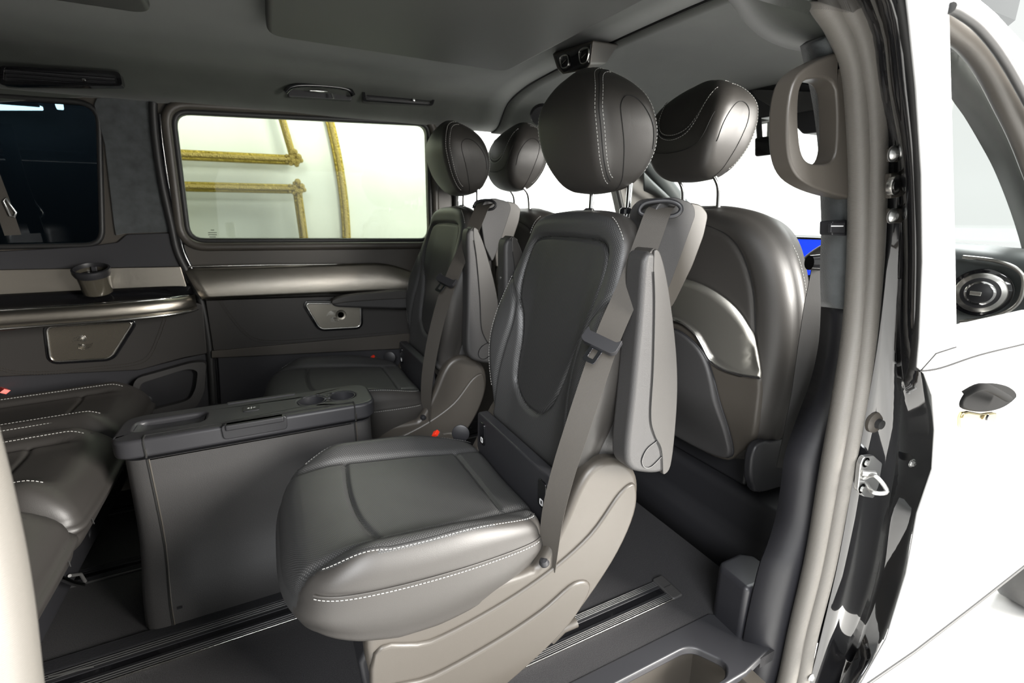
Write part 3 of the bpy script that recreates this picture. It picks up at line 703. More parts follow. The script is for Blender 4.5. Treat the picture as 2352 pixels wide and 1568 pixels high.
# rails
def rail(name, y, x0, x1, label, cap=False, ribs=3, w_=.074, dark=False):
    r = empty(name, ((x0+x1)/2, y, 0), label, 'rail', 'floor rails for the seats')
    rm = alu if not dark else plastic
    box('rail_slot', (x0, y-.016, .0005), (x1, y+.016, .002), gloss, r, 0)
    for s in (-1, 1):
        q = box('rail_lip', (x0, y+s*(w_/4+.006)-(w_/4-.004), .0005), (x1, y+s*(w_/4+.006)+(w_/4-.004), .004), darkplastic, r, .001, 2)
        for k in range(ribs):
            yy = y+s*(.017+(k+.5)*(w_/2-.018)/ribs)
            box('rib', (x0, yy-.0011, .004), (x1, yy+.0011, .0062), rm, q, .0005, 1)
    box('rail_edge', (x0, y-w_/2-.004, .0005), (x1, y-w_/2-.001, .007), satin if not dark else alu, r, .001, 1)
    if cap:
        c = plate('end_cap', rnd([(x1-.002, y-w_/2-.006), (x1+.036, y-w_/2-.006), (x1+.036, y+w_/2+.006), (x1-.002, y+w_/2+.006)], .008), 'z', .0005, .010, textured, r, bevel=.004)
        box('cap_line', (x1+.004, y-.001, .0102), (x1+.03, y+.001, .0108), dark_thread, c, 0)
    return r
rail('floor_rail', .832, -1.7, .905, 'ribbed metal floor rail nearest the open door, ending in a grey cap', True, 4)
rail('floor_rail', 1.232, -1.7, 1.0, 'ribbed dark floor rail beside the foot of the console table', False, 3, .082)
rail('floor_rail', 1.640, -1.7, 1.0, 'dark floor rail running under the rear bench behind the console', False, 3, .074, True)
rail('floor_rail', 2.02, -1.7, 1.0, 'dark floor rail nearest the far side wall', False, 3, .074, True)
rc = empty('rail_cover', (-.6, 1.305, 0), 'finely ribbed black cover strip along the floor rail by the console', 'cover strip')
rb_ = box('strip', (-1.7, 1.276, .0005), (-.01, 1.318, .005), darkplastic, rc, .0015)
for k in range(9): box('rib', (-1.7, 1.2795+k*.0043, .005), (-.01, 1.2812+k*.0043, .0062), darkplastic, rb_, 0)
mk = build('rail_mark', [at(a, b, z=.0066) for a, b in ((110, 1553), (214, 1528), (216, 1532), (112, 1557))], [[0, 1, 2, 3]], steel, rc, smooth=False)
for a in (1225, 1273, 1318):
    pass
# sill and entry step at the door
sill_o = [(-.25, .55), (.90, .55), (1.03, .57), (1.0, .69), (.957, .716), (-.25, .716)]
hole = rnd(xy([(1100, 1640), (1330, 1568), (1555, 1496), (1600, 1489), (1640, 1510), (1750, 1600), (1800, 1700), (1000, 1750)], 0), .02)
hole = [(.38, .585), (.80, .575), (.835, .60), (.835, .648), (.80, .665), (.38, .672)]
stp = struct(plate('trim_2', sill_o, 'z', -.02, .003, plastic, holes=[rnd([(-.2, .565), (.845, .562), (.878, .59), (.842, .652), (.815, .664), (-.2, .668)], .02)], bevel=.006))
struct(box('trim_3', (-.25, .50, -.20), (1.05, .72, -.17), trimgrey, bevel=.004))
struct(box('trim_4', (-.25, .69, -.20), (1.05, .70, -.01), trimgrey, bevel=.002))
struct(box('trim_5', (.885, .50, -.20), (.93, .71, -.01), trimgrey, bevel=.004))
# ---- far side wall
YW = 2.18
def rwin(pts, r, y=YW): return rnd(xz(pts, y), r)
win1 = rnd([(-1.45, .945), (-.530, .945), (-.462, 1.400), (-1.45, 1.385)], [.03, .045, .06, .03])
w2 = xz([(436, 550), (962, 550), (1003, 292), (400, 258)], YW); w2[1] = (.665, w2[1][1]); w2[2] = (.672, 1.425)
win2 = rnd(w2, [.05, .05, .04, .045])
win3 = rnd([(.80, .95), (1.80, .95), (1.62, 1.44), (.80, 1.44)], .05)
struct(plate('wall_far', [(-1.8, -.03), (2.3, -.03), (2.3, .93), (1.78, 1.50), (-1.8, 1.50)], 'y', YW, YW+.05, trimgrey, holes=[win1, win2, win3], bevel=.004))
def pane(name, loop, y, m, num):
    loop = [(float(p[0]), float(p[1])) for p in loop]
    o = build(name, [(a, y, b) for a, b in loop]+[(a, y+.005, b) for a, b in loop], [list(range(len(loop))), [i+len(loop) for i in range(len(loop))][::-1]]+[[i, (i+1) % len(loop), (i+1) % len(loop)+len(loop), i+len(loop)] for i in range(len(loop))], m, smooth=False)
    return struct(o)
def grow(loop, d):
    P = np.array([(p[0], p[1]) for p in loop]); c = P.mean(0); out = []
    for i in range(len(P)):
        t = P[(i+1) % len(P)]-P[i-1]; n_ = np.array([t[1], -t[0]]); n_ /= np.linalg.norm(n_)+1e-9; out.append(P[i]+n_*d)
    return out
pane('window_1', grow(win1, .01), YW+.035, glass_dark, 1); pane('window_2', grow(win2, .01), YW+.035, glass_green, 2); pane('window_3', grow(win3, .01), YW+.035, glass_clear, 3)
def loop3(l, y): 
    L = resample(np.array([(p[0], p[1]) for p in l]+[(l[0][0], l[0][1])]), 160)[:-1]; return [(p[0], y, p[1]) for p in L]
# window surrounds: rolled rubber lip and moulded frame
struct(tube('trim_6', loop3(grow(win2, .004), YW-.004), .010, rubber, closed=True, n=10, upv=(0, 1, 0), flat=1))
struct(tube('trim_7', loop3(grow(win2, .026), YW-.010), .017, trimgrey, closed=True, n=12, upv=(0, 1, 0), flat=1))
struct(tube('trim_8', loop3(grow(win1, .004), YW-.004), .009, rubber, closed=True, n=10, upv=(0, 1, 0), flat=1))
struct(tube('trim_9', loop3(grow(win3, .008), YW-.006), .014, rubber, closed=True, n=10, upv=(0, 1, 0), flat=1))
# fabric on the upper pillar and rail, smooth panel below
struct(plate('trim_10', rnd(xz([(222, 225), (352, 222), (362, 300), (405, 532), (288, 536), (266, 540), (262, 520), (240, 330), (216, 240)], YW-.012), .004), 'y', YW-.012, YW, suede, bevel=.003))
struct(plate('trim_11', xz([(-40, 236), (-40, 200), (1010, 236), (1010, 262), (700, 238), (500, 228), (370, 224), (220, 224), (190, 222)], YW-.010), 'y', YW-.010, YW, fabric, bevel=.002))
# door shut-line seal on the pillar
sl = [(352, 236), (352, 262), (358, 330), (372, 420), (392, 510), (408, 580), (438, 640), (462, 692), (476, 760), (484, 830), (490, 925)]
struct(tube('trim_12', cr([at(a, b, y=YW-.016) for a, b in sl], 6, False), .013, rubber, n=10, upv=(0, 1, 0)))
struct(tube('trim_13', cr([at(a+14, b, y=YW-.012) for a, b in sl[1:]], 6, False), .009, gloss, n=8, upv=(0, 1, 0)))
# quarter panel (left) and sliding-door panel (right)
def face(name, pts, y0, y1, m, r=.0, bv=.004, parent=None, smoothed=0, y=None):
    P = xz(pts, y if y is not None else y0); P = cr(P, smoothed) if smoothed else (rnd(P, r) if r else P)
    return plate(name, P, 'y', y0, y1, m, parent, bevel=bv)
struct(face('trim_14', [(290, 538), (402, 534), (430, 612), (-60, 622), (-60, 580), (200, 566), (270, 556)], YW-.015, YW, plastic, .006))
struct(face('trim_15', [(-60, 620), (415, 612), (430, 660), (-60, 712)], YW-.025, YW, brushed, .006))
# shelf
shelf_o = [at(a, b, z=.745) for a, b in ((-80, 714), (110, 706), (250, 696), (380, 686), (440, 668))]
sh_ = empty('side_shelf', (-.6, 2.12, .73), 'glossy black shelf with brushed metal edge on the side wall under the dark window', 'shelf')
rows = []
ctr = [(-.94, 2.032), (-.8, 2.035), (-.6, 2.04), (-.45, 2.05), (-.36, 2.07), (-.30, 2.11), (-.275, 2.155)]
ctr = resample(cr([np.array(c) for c in ctr], 6, False), 40)
sec = [(.0, .700), (-.010, .703), (-.016, .715), (-.014, .735), (-.006, .748), (.004, .752), (.012, .748)]
rows = [[(x, y+d, z-.0) for d, z in sec] for x, y in ctr]
grid('metal_edge', rows, brushed, sh_, th=.003)
tube('chrome_strip', [(x, y-.010, .696) for x, y in ctr], .006, satin, sh_, n=10)
tube('shelf_lip', [(x, y+.004, .753) for x, y in ctr], .004, chrome, sh_, n=8)
grid('shelf_top', [[(x, y+.006+(YW-.02-y-.006)*t, .748+.045*t**1.3-.012*math.sin(t*math.pi)) for t in np.linspace(0, 1, 8)] for x, y in ctr], gloss, sh_, th=.006, off=-1)
# bottle holder standing in the shelf
cu_ = empty('cup_holder', (-.545, 2.115, .742), 'smoked round cup holder standing on the glossy side shelf', 'cup holder')
smoke = glassmat('smoked plastic', (.20, .19, .16)); smoke2 = mat('smoked wall', (.05, .045, .035), .15, coat=.5)
lathe('cup', [(.036, 0), (.041, .004), (.043, .04), (.045, .06), (.047, .078), (.043, .078), (.040, .04), (.036, .006), (0, .006)], (-.548, 2.105, .783), (0, -.30, 1), smoke2, cu_, n=40)
lathe('rim', [(.048, .066), (.0525, .078), (.052, .090), (.046, .092), (.043, .082), (.044, .066)], (-.548, 2.105, .783), (0, -.30, 1), darkplastic, cu_, n=40)
box('grip_tab', (-.556, 2.112, .855), (-.540, 2.120, .872), plastic, cu_, .002)
# leather panel with stitching, left
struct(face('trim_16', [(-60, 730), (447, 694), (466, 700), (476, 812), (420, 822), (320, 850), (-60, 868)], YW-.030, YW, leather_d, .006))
s1 = cr([at(a, b, y=YW-.0335) for a, b in ((-20, 836), (40, 852), (130, 852), (220, 842), (300, 834), (338, 818), (360, 775), (378, 725), (392, 706))], 8, False)
s2 = cr([at(a, b, y=YW-.0335) for a, b in ((-20, 842), (40, 858), (130, 858), (220, 848), (302, 840), (343, 823), (366, 778), (384, 728), (398, 706))], 8, False)
st1 = stitches('trim_17', s1, None, gap=.003, r=.0007, m=trimgrey); struct(st1); struct(stitches('trim_18', s2, None, r=.0007, m=trimgrey))
# lower quarter panel and storage bin
struct(face('trim_19', [(-60, 866), (320, 850), (420, 824), (478, 812), (492, 925), (492, 1050), (-60, 1100)], YW-.012, YW, plastic, .006, y=YW-.02))
bp = xz([(312, 868), (440, 832), (474, 830), (470, 900), (452, 934), (420, 944), (330, 966), (300, 975), (290, 930)], YW-.05)
bn2 = empty('storage_bin', (-.4, 2.16, .3), 'open moulded storage bin low on the side wall beside the rear bench', 'bin')
bo = rnd(bp, .02); bi = rnd(xz([(322, 880), (430, 846), (455, 850), (450, 890), (438, 915), (415, 924), (335, 944), (316, 940)], YW-.05), .02)
plate('bin_rim', bo, 'y', YW-.055, YW-.018, textured, bn2, holes=[bi], bevel=.008)
plate('bin_back', bi, 'y', YW-.022, YW-.017, darkplastic, bn2, bevel=0)
lathe('hook', [(0, 0), (.016, 0), (.018, .006), (.012, .012), (0, .012)], at(338, 918, y=YW-.024), (0, -1, 0), darkplastic, bn2, n=20)
# sliding door inner panel
struct(face('trim_20', [(412, 560), (1010, 560), (1010, 650), (440, 612)], YW-.010, YW, trimgrey, .006))
mt = xz([(430, 612), (900, 606), (922, 618), (940, 640), (1000, 700), (470, 684)], YW-.03)
tr_rows = []
for t in np.linspace(0, 1, 12):
    r_ = []
    for s in np.linspace(0, 1, 30):
        xa = -.298+s*.95; zt_ = .848-.010*s-.10*max(0, (s-.72)/.28)**2; zb = .735-.020*s; xb = -.252+s*.90
        x = xa*(1-t)+xb*t; z = zt_*(1-t)+zb*t; r_.append((x, YW-.018-.030*math.sin(t*math.pi*.62)-.004, z))
    tr_rows.append(r_)
struct(grid('trim_21', tr_rows, brushed, th=.006))
struct(tube('trim_22', [at(a, b, y=YW-.045) for a, b in ((472, 685), (620, 679), (765, 672), (950, 662))], .0055, satin, n=10))
struct(tube('trim_23', [at(a, b, y=YW-.022) for a, b in ((432, 612), (620, 608), (850, 606))], .003, satin, n=8))
struct(face('trim_24', [(472, 690), (1050, 672), (1050, 770), (490, 806)], YW-.030, YW, leather_d, .004))
struct(stitches('trim_25', cr([at(a, b, y=YW-.0335) for a, b in ((508, 690), (530, 722), (560, 758), (590, 778), (640, 782), (760, 774), (930, 760))], 8, False), None, m=trimgrey, r=.0007))
struct(stitches('trim_26', cr([at(a, b, y=YW-.0335) for a, b in ((502, 690), (525, 724), (556, 762), (588, 783), (640, 788), (760, 780), (930, 766))], 8, False), None, m=trimgrey, r=.0007))
struct(face('trim_27', [(486, 806), (930, 766), (1100, 752), (1100, 790), (930, 800), (486, 822)], YW-.040, YW, trimgrey, .003, .006))
struct(face('trim_28', [(488, 822), (930, 798), (1100, 780), (1100, 1100), (494, 1100)], YW-.018, YW, plastic, .003))
# speakers
def speaker(name, px, label, m, y=YW-.036):
    s = empty(name, tuple(at(sum(a for a, b in px)/4, sum(b for a, b in px)/4, y=y)), label, 'speaker', None)
    P = rnd(xz(px, y), .022); cx_ = np.mean([p[0] for p in P]); cz_ = np.mean([p[1] for p in P])
    plate('surround', grow(P, .012), 'y', y-.000, y+.01, gloss, s, bevel=.003)
    plate('grille', P, 'y', y-.004, y+.004, m, s, bevel=.002)
    tube('bezel', loop3(P, y-.004), .0035, satin, s, closed=True, n=8, upv=(0, 1, 0))
    for sw in range(2):
        for k in range(9):
            a0 = math.pi*sw+k*.22+.3
            pts = [(cx_-.012+math.cos(a0+t*.9)*(.006+.024*t)*1.0, y-.0048, cz_+math.sin(a0+t*.9)*(.006+.020*t)) for t in np.linspace(0, 1, 7)]
            tube('swirl_slot', pts, .0006, satin, s, n=5)
    return s, P
sp, P_ = speaker('door_speaker', [(118, 830), (255, 822), (308, 738), (108, 750)], 'speaker with dark mesh and swirl slots, below the metal shelf edge', mesh_grille)
box('badge', tuple(at(128, 750, y=YW-.042)+np.array((0, 0, -.003))), tuple(at(150, 746, y=YW-.039)+np.array((0, .002, .003))), chrome, sp, .001)
sp2, P2_ = speaker('door_speaker', [(735, 755), (828, 750), (827, 698), (700, 696)], 'bright metal speaker grille on the sliding door beneath the armrest height chrome line', mesh_light)
lathe('tweeter', [(0, 0), (.013, 0), (.020, .002), (.022, 0)], at(783, 723, y=YW-.041), (0, -1, 0), mesh_light, sp2, n=24)
# ---- ceiling
cy_ = [(.52, 1.40), (.545, 1.425), (.575, 1.45), (.62, 1.475), (.70, 1.503), (.80, 1.524), (.95, 1.540), (1.4, 1.552), (1.78, 1.548), (1.92, 1.536), (2.0, 1.520), (2.045, 1.500), (2.085, 1.465), (2.12, 1.435), (2.16, 1.422), (2.20, 1.42)]
cyd = resample(cr([np.array(c) for c in cy_], 5, False), 60)
struct(grid('ceiling', [[(x, y, z) for y, z in cyd] for x in np.linspace(-1.8, .985, 30)], fabric, th=.012, off=1))
fr_rows = []
for x in np.linspace(.992, 1.80, 20):
    t = (x-.992)/.8; fr_rows.append([(x, y, z-.006-.085*t**1.6*smooth01((z-1.3)/.2)) for y, z in cyd if y > .60])
struct(grid('ceiling_front', fr_rows, fabric, th=.012, off=1)); bpy.data.objects['ceiling_front'].name = 'trim_29'
struct(tube('trim_30', [(.988, y, z-.002) for y, z in cyd[10:]], .004, dark_thread, n=6))
# roof panels set into the headliner
def rp(name, P, z, m=plastic): return struct(plate(name, rnd(P, .05, 8), 'z', z, z+.05, m, bevel=.012, seg=4))
roofm = mat('smooth roof panel', (.046, .046, .044), .6)
rp('trim_31', [(.055, .82), (.80, .82), (.76, 1.575), (.055, 1.56)], 1.50, roofm)
rp('trim_32', [(-1.3, .82), (-.19, .82), (-.19, 1.585), (-1.3, 1.585)], 1.515, roofm)
# ---- ceiling fittings
def vent(px, y, label):
    P = [at(a, b, y=y) for a, b in px]; c = sum(P)/4
    v = empty('air_vent', tuple(c), label, 'air vent', None)
    x0 = min(p[0] for p in P); x1 = max(p[0] for p in P); z0 = min(p[2] for p in P); z1 = max(p[2] for p in P)
    plate('vent_frame', rnd([(p[0], p[2]) for p in P], .012), 'y', y-.008, y+.03, gloss, v, holes=[rnd([(p[0]*.92+c[0]*.08, p[2]*.72+c[2]*.28) for p in P], .006)], bevel=.003)
    plate('vent_back', [(p[0]*.93+c[0]*.07, p[2]*.75+c[2]*.25) for p in P], 'y', y+.004, y+.008, darkplastic, v, bevel=0)
    for k in range(3):
        zz = z0+(z1-z0)*(.35+.15*k); tube('louvre', [(x0+.02, y-.001, zz-.002), (x1-.02, y-.001, zz+.004)], .0025, darkplastic, v, n=6)
    lathe('louvre_knob', [(0, 0), (.006, 0), (.005, .008), (0, .009)], (x0+(x1-x0)*.68, y-.004, (z0+z1)/2), (0, -1, 0), chrome, v, n=12)
    return v
vent([(830, 206), (1000, 220), (993, 244), (833, 234)], 2.055, 'slim black ceiling air vent above the bright window, nearest the front')
vent([(0, 152), (276, 166), (284, 199), (0, 196)], 2.05, 'long black ceiling air vent above the dark rear window')
gh = empty('ceiling_grab_handle', (.24, 2.05, 1.48), 'black fold-down grab handle above the bright side window', 'grab handle')
G = cr([at(a, b, y=2.045) for a, b in ((655, 212), (668, 200), (700, 195), (760, 198), (800, 205), (812, 220))], 6, False)
tube('grip', G, .009, gloss, gh, n=12, upv=(0, 1, 0))
plate('base_plate', rnd(xz([(660, 222), (664, 200), (805, 206), (810, 232)], 2.066), .012), 'y', 2.064, 2.09, darkplastic, gh, bevel=.004)
tube('metal_clip', [at(712, 208, y=2.04), at(735, 209, y=2.04), at(752, 210, y=2.04)], [.002, .004, .002], chrome, gh, n=8)
tube('coat_hook', [at(763, 215, y=2.04), at(766, 226, y=2.038)], .004, chrome, gh, n=8)
# overhead display unit
ou = empty('overhead_unit', (.92, 1.33, 1.5), 'grey ceiling control unit with black glossy front, above the tallest headrests', 'control unit')
fx = .86; fr_ = [at(a, b, x=fx) for a, b in ((1268, 124), (1362, 92), (1356, 146), (1345, 162), (1292, 172), (1280, 160))]
bkp = [at(a, b, x=1.0) for a, b in ((1300, 100), (1422, 102), (1392, 146), (1380, 150), (1300, 150), (1295, 140))]
V = fr_+bkp; build('housing', V, [[i, (i+1) % 6, (i+1) % 6+6, i+6] for i in range(6)]+[[5, 4, 3, 2, 1, 0], list(range(6, 12))], trimgrey, ou, sharp=40); bev(bpy.data.objects['housing'], .005)
Fp = [at(a, b, x=fx-.004) for a, b in ((1274, 128), (1356, 101), (1351, 143), (1342, 157), (1295, 166), (1286, 156))]
n6 = [p+np.array((.006, 0, 0)) for p in Fp]
build('fascia', Fp+n6, [[0, 1, 2, 3, 4, 5], [11, 10, 9, 8, 7, 6]]+[[i, (i+1) % 6, (i+1) % 6+6, i+6] for i in range(6)], gloss, ou, smooth=False)
for q in (((1287, 132), (1303, 127), (1305, 150), (1291, 155)), ((1331, 117), (1351, 110), (1348, 140), (1334, 144))):
    Q = [tuple(at(a, b, x=fx-.006)) for a, b in q]; tube('switch', cr([np.array(v) for v in Q], 4), .0022, satin, ou, closed=True, n=6, upv=(1, 0, 0))
    c_ = sum(np.array(v) for v in Q)/4; tube('switch_bar', [c_+np.array((0, .010, -.003)), c_-np.array((0, .010, -.003))], .0015, chrome, ou, n=6)
# small far ceiling lamp knob
kl = at(1243, 262, x=1.12); lathe('ceiling_grab_handle', [(0, 0), (.05, 0), (.045, .015), (0, .018)], kl, (-.2, -.6, -.6), darkplastic, None, n=20)
tag(bpy.data.objects['ceiling_grab_handle.001'], 'small dark oval fitting at the ceiling edge behind the two nearest headrests', 'grab handle')
# ---- rest of the body that closes the cabin
struct(box('wall_rear', (-1.8, .50, -.03), (-1.76, 2.2, 1.5), trimgrey, bevel=0))
struct(plate('wall_near', [(-1.8, -.34), (-.32, -.34), (-.32, .6), (-.30, .95), (-.28, 1.25), (-.24, 1.34), (-1.8, 1.34)], 'y', .50, .54, trimgrey, bevel=.004))
struct(tube('trim_33', cr([at(a, b, y=.47) for a, b in ((-250, 700), (-140, 1000), (-72, 1250), (-38, 1420), (-17, 1568), (20, 1850), (50, 2200))], 6, False), .030, seal, n=16))
# body roof rail over the doorway
struct(grid('trim_34', [[(x, y, z) for y, z in ((.56, 1.36), (.50, 1.345), (.46, 1.38), (.46, 1.45), (.55, 1.56), (.9, 1.62), (2.0, 1.62), (2.25, 1.5))] for x in np.linspace(-1.8, 1.2, 5)], paint, th=.01))
# belt added in place of the belt reflection in the dark window
hb = empty('belt_reflection', tuple(at(20, 480, y=2.12)), 'dark seat belt with pale metal tongue, added in place of its reflection in the dark window', 'seat belt')
ribbon('webbing', [at(-60, 260, y=2.12), at(-20, 400, y=2.12), at(0, 452, y=2.12), at(30, 540, y=2.12)], (1, 0, 0), .04, .002, belt, hb)
tp_ = [at(a, b, y=2.112) for a, b in ((8, 462), (14, 455), (22, 468), (37, 488), (33, 498), (24, 496))]
tube('tongue', tp_, .003, steel, hb, closed=True, n=8)
# ================================================================== front seats (face forward, +x)
setorg((0, 0, 0))
def front_seat(yc, label, full=True):
    XS = 1.14
    r = empty('driving_seat', (XS+.2, yc, .24), label, 'seat', 'forward-facing front seats')
    FXB = lambda z: XS+.02-.13*(z-.5)*-1*-1+.0     # rear surface plane leans back (towards -x) with height
    half = [(0, 1.066), (.10, 1.062), (.185, 1.035), (.25, .97), (.290, .87), (.305, .75), (.30, .62), (.28, .50), (.24, .38), (.17, .32), (0, .30)]
    def mp(s, z, h): return np.stack([XS+.03-.10*(z-.5)-h, yc+s, z], 1)
    o = cr(sym(half), 5)
    arch = cr([(-.235, .66), (-.232, .76), (-.215, .88), (-.170, .975), (-.10, 1.018), (0, 1.03), (.10, 1.018), (.170, .975), (.215, .88), (.232, .76), (.235, .66)], 6, False)
    def tp(s, z): return .0+.058*np.exp(-(s/.24)**2)*smooth01((z-.35)/.2)+groove(dseg(s, z, arch), .006, .006)
    b = pad('backrest', o, (0, .70), tp, lambda s, z: -.13-.03*np.exp(-(np.abs(s)-.2)**2/.004), .05, mp, [leather], r, nt=180, nr=50, bulge=.01, er2=.05)
    A = np.array(arch); Q = mp(A[:, 0], A[:, 1], tp(A[:, 0], A[:, 1])+.002); tube('seam', Q, .0014, dark_thread, b, n=5)
    Oo = np.array(o)
    for sg in (-1, 1):
        m = Oo[:, 0]*sg > .1; od = np.argsort(Oo[m][:, 1]); zz = np.linspace(.75, 1.03, 40); ss = np.interp(zz, Oo[m][od, 1], Oo[m][od, 0])
        stitches('stitching', mp(ss+sg*.0105, zz, np.full(40, -.07)), b)
    # brushed metal arch panel on the rear face
    def onb(P, l): P = np.array(P, float); return mp(P[:, 0], P[:, 1], tp(P[:, 0], P[:, 1])+l)
    outer = cr([(-.262, .645), (-.24, .73), (-.195, .80), (-.13, .845), (-.05, .868), (.05, .868), (.13, .845), (.195, .80), (.24, .73), (.262, .645)], 6, False)
    inner = cr([(-.262, .632), (-.21, .626), (-.16, .628), (-.120, .645), (-.096, .68), (-.066, .716), (-.02, .738), (.02, .738), (.066, .716), (.096, .68), (.120, .645), (.16, .628), (.21, .626), (.262, .632)], 6, False)
    O2 = resample(np.array(outer), 50); I2 = resample(np.array(inner), 50)
    rows = [onb(O2*(1-t)+I2*t, .004) for t in np.linspace(0, 1, 7)]
    grid('metal_panel', rows, brushed_v, r, th=.006, off=1)
    tube('chrome_trim', onb(I2, .010), .0045, chrome, r, n=8)
    # shell below, with map pocket
    sh = [(-.262, .625), (-.21, .620), (-.162, .622), (-.125, .637), (-.100, .672), (-.07, .707), (-.02, .730), (.02, .730), (.07, .707), (.1, .672), (.125, .637), (.162, .622), (.21, .62), (.262, .625), (.25, .45), (.19, .36), (.14, .315), (0, .305), (-.14, .315), (-.19, .36), (-.25, .45)]
    S = cr(sh, 4)
    pad('lower_shell', S, (0, .50), lambda s, z: tp(s, z)+.006, lambda s, z: tp(s, z)-.05, .012, mp, [trimgrey], r, nt=160, nr=20)
    pk = [(-.165, .340), (0, .322), (.165, .340), (.176, .42), (.146, .56), (.112, .645), (.066, .690), (.0, .712), (-.066, .690), (-.112, .645), (-.146, .56), (-.176, .42)]
    pc = pad('map_pocket', cr(pk, 5), (0, .52), lambda s, z: tp(s, z)+.030-.012*smooth01((z-.5)/.25), lambda s, z: tp(s, z)+.004, .010, mp, [textured], r, nt=140, nr=20)
    if full:
        K = cr(pk, 5); Kp = np.array(K); tube('pocket_piping', [p for p in mp(Kp[:, 0], Kp[:, 1], tp(Kp[:, 0], Kp[:, 1])+.012)], .003, darkplastic, pc, closed=True, n=6)
    headrest(r, (XS-.030, yc+.01, 1.280), 1, True)
    for s in (-.065, .065):
        tube('headrest_post', cr([(XS-.01, yc+s, 1.03), (XS-.012, yc+s, 1.09), (XS-.020, yc+s, 1.13), (XS-.045, yc+s, 1.158), (XS-.06, yc+s, 1.166)], 5, False), .0068, chrome, r, n=14)
    # cushion and base
    pad('seat_cushion', cr([(1.20, -.24), (1.20, .24), (1.40, .26), (1.62, .24), (1.68, .15), (1.68, -.15), (1.62, -.24), (1.40, -.26)], 5), (1.44, 0), lambda a, b: .55+.05*(a-1.4)+.03*(np.abs(b) > .18), lambda a, b: np.full_like(a, .42), .04, lambda a, b, h: np.stack([a, yc+b, h], 1), [leather], r, nt=80, nr=12)
    plate('side_cover', cr([(1.13, .38), (1.15, .31), (1.22, .27), (1.60, .27), (1.68, .36), (1.62, .42), (1.25, .43), (1.18, .44), (1.14, .43)], 5), 'y', yc-.275, yc-.245, darkplastic, r, bevel=.01)
    box('seat_base', (1.22, yc-.20, .245), (1.62, yc+.20, .42), darkplastic, r, .01)
    return r
fs1 = front_seat(1.045, 'front driver seat with brushed metal panel and map pocket on its back')
fs2 = front_seat(2.0, 'front passenger seat, only headrest and shoulder showing behind the far captain seat')
fs2.location = (1.34-.17, 1.83, .24)
# ---- near pillar
pillarp = mat('dark pillar plastic', (.015, .015, .018), .45, bump=.12, bscale=700, bdist=.0005)
struct(traced('trim_53', [([(1660, -40), (1692, 0), (1722, 42), (1760, 75), (1805, 95), (1852, 106)], .68), ([(1745, -40), (1765, -10), (1790, 20), (1820, 50), (1850, 70), (1880, 90)], .60), ([(1845, -60), (1868, -20), (1885, 10), (1900, 40), (1912, 70), (1925, 100)], .55)], fabric, th=.010, off=-1, n=50))
struct(traced('trim_35', [([(1852, 95), (1862, 150), (1880, 250), (1890, 350), (1893, 450), (1896, 520), (1893, 612), (1897, 700)], .60), ([(1905, 80), (1938, 170), (1955, 300), (1962, 420), (1960, 520), (1955, 612), (1950, 706)], .545)], suede, th=.012, off=-1))
struct(traced('trim_36', [([(1899, 700), (1893, 790), (1872, 880), (1838, 960), (1805, 1040), (1797, 1100), (1785, 1180), (1762, 1250), (1742, 1300), (1712, 1430), (1690, 1568)], .62), ([(1953, 706), (1945, 800), (1930, 900), (1905, 1040), (1880, 1170), (1855, 1300), (1820, 1450), (1795, 1568)], .545)], pillarp, th=.012, off=-1, n=60))
struct(plate('trim_37', [(.962, .62), (1.085, .61), (1.09, .70), (1.06, .722), (.985, .722), (.966, .705)], 'z', -.02, .155, pillarp, bevel=.026, seg=6))
tube_pts = [at(1450/2.347*0+1723, 1300, y=.60), at(1712, 1370, y=.60), at(1695, 1470, y=.60)]
gh2 = empty('pillar_grab_handle', tuple(at(1890, 300, y=.55)), 'large grey plastic grab handle loop on the pillar beside the open doorway', 'grab handle')
go = [(1938, 118), (1900, 125), (1860, 142), (1822, 164), (1800, 188), (1788, 225), (1783, 270), (1783, 330), (1790, 375), (1808, 408), (1840, 430), (1880, 445), (1920, 454), (1956, 458), (1958, 400), (1955, 280), (1948, 190)]
gi = [(1843, 186), (1880, 182), (1903, 194), (1912, 225), (1914, 300), (1910, 350), (1897, 374), (1865, 378), (1843, 370), (1830, 345), (1824, 290), (1824, 235), (1829, 203)]
plate('loop', cr(xz(go, .560), 3), 'y', .540, .575, trimgrey, gh2, holes=[cr(xz(gi, .548), 3)], bevel=.008, seg=4)
# upper anchor slider and warning slot
ba = empty('belt_height_adjuster', tuple(at(1923, 523, y=.565)), 'small black belt height adjuster on the grey pillar below the grab handle', 'adjuster')
plate('adjuster_plate', rnd(xz([(1903, 508), (1956, 503), (1953, 542), (1902, 540)], .558), .004), 'y', .550, .575, darkplastic, ba, bevel=.003)
plate('slide_button', rnd(xz([(1906, 512), (1938, 510), (1937, 534), (1905, 534)], .548), .003), 'y', .545, .552, darkplastic, ba, bevel=.0015)
tube('button_line', [at(1910, 519, y=.5435), at(1936, 519, y=.5435)], .0012, white, ba, n=6)
# driver belt
db = empty('driver_belt', tuple(at(1870, 610, y=.66)), 'black driver seat belt running down behind the door pillar', 'seat belt')
lathe('belt_loop', [(0, -.022), (.016, -.022), (.018, 0), (.016, .022), (0, .022)], at(1880, 603, y=.655), (1, -.4, 0), gloss, db, n=20)
lathe('anchor_bolt', [(0, -.01), (.012, -.01), (.014, 0), (.012, .012), (0, .012)], at(1897, 597, y=.65), (1, -.4, 0), satin, db, n=18)
ribbon('webbing', [at(a, b, y=.66) for a, b in ((1888, 612), (1872, 700), (1858, 790), (1842, 900), (1822, 1000), (1803, 1075))], (.9, -.45, 0), [.045, .05, .05, .05, .05, .045], .002, beltd, db)
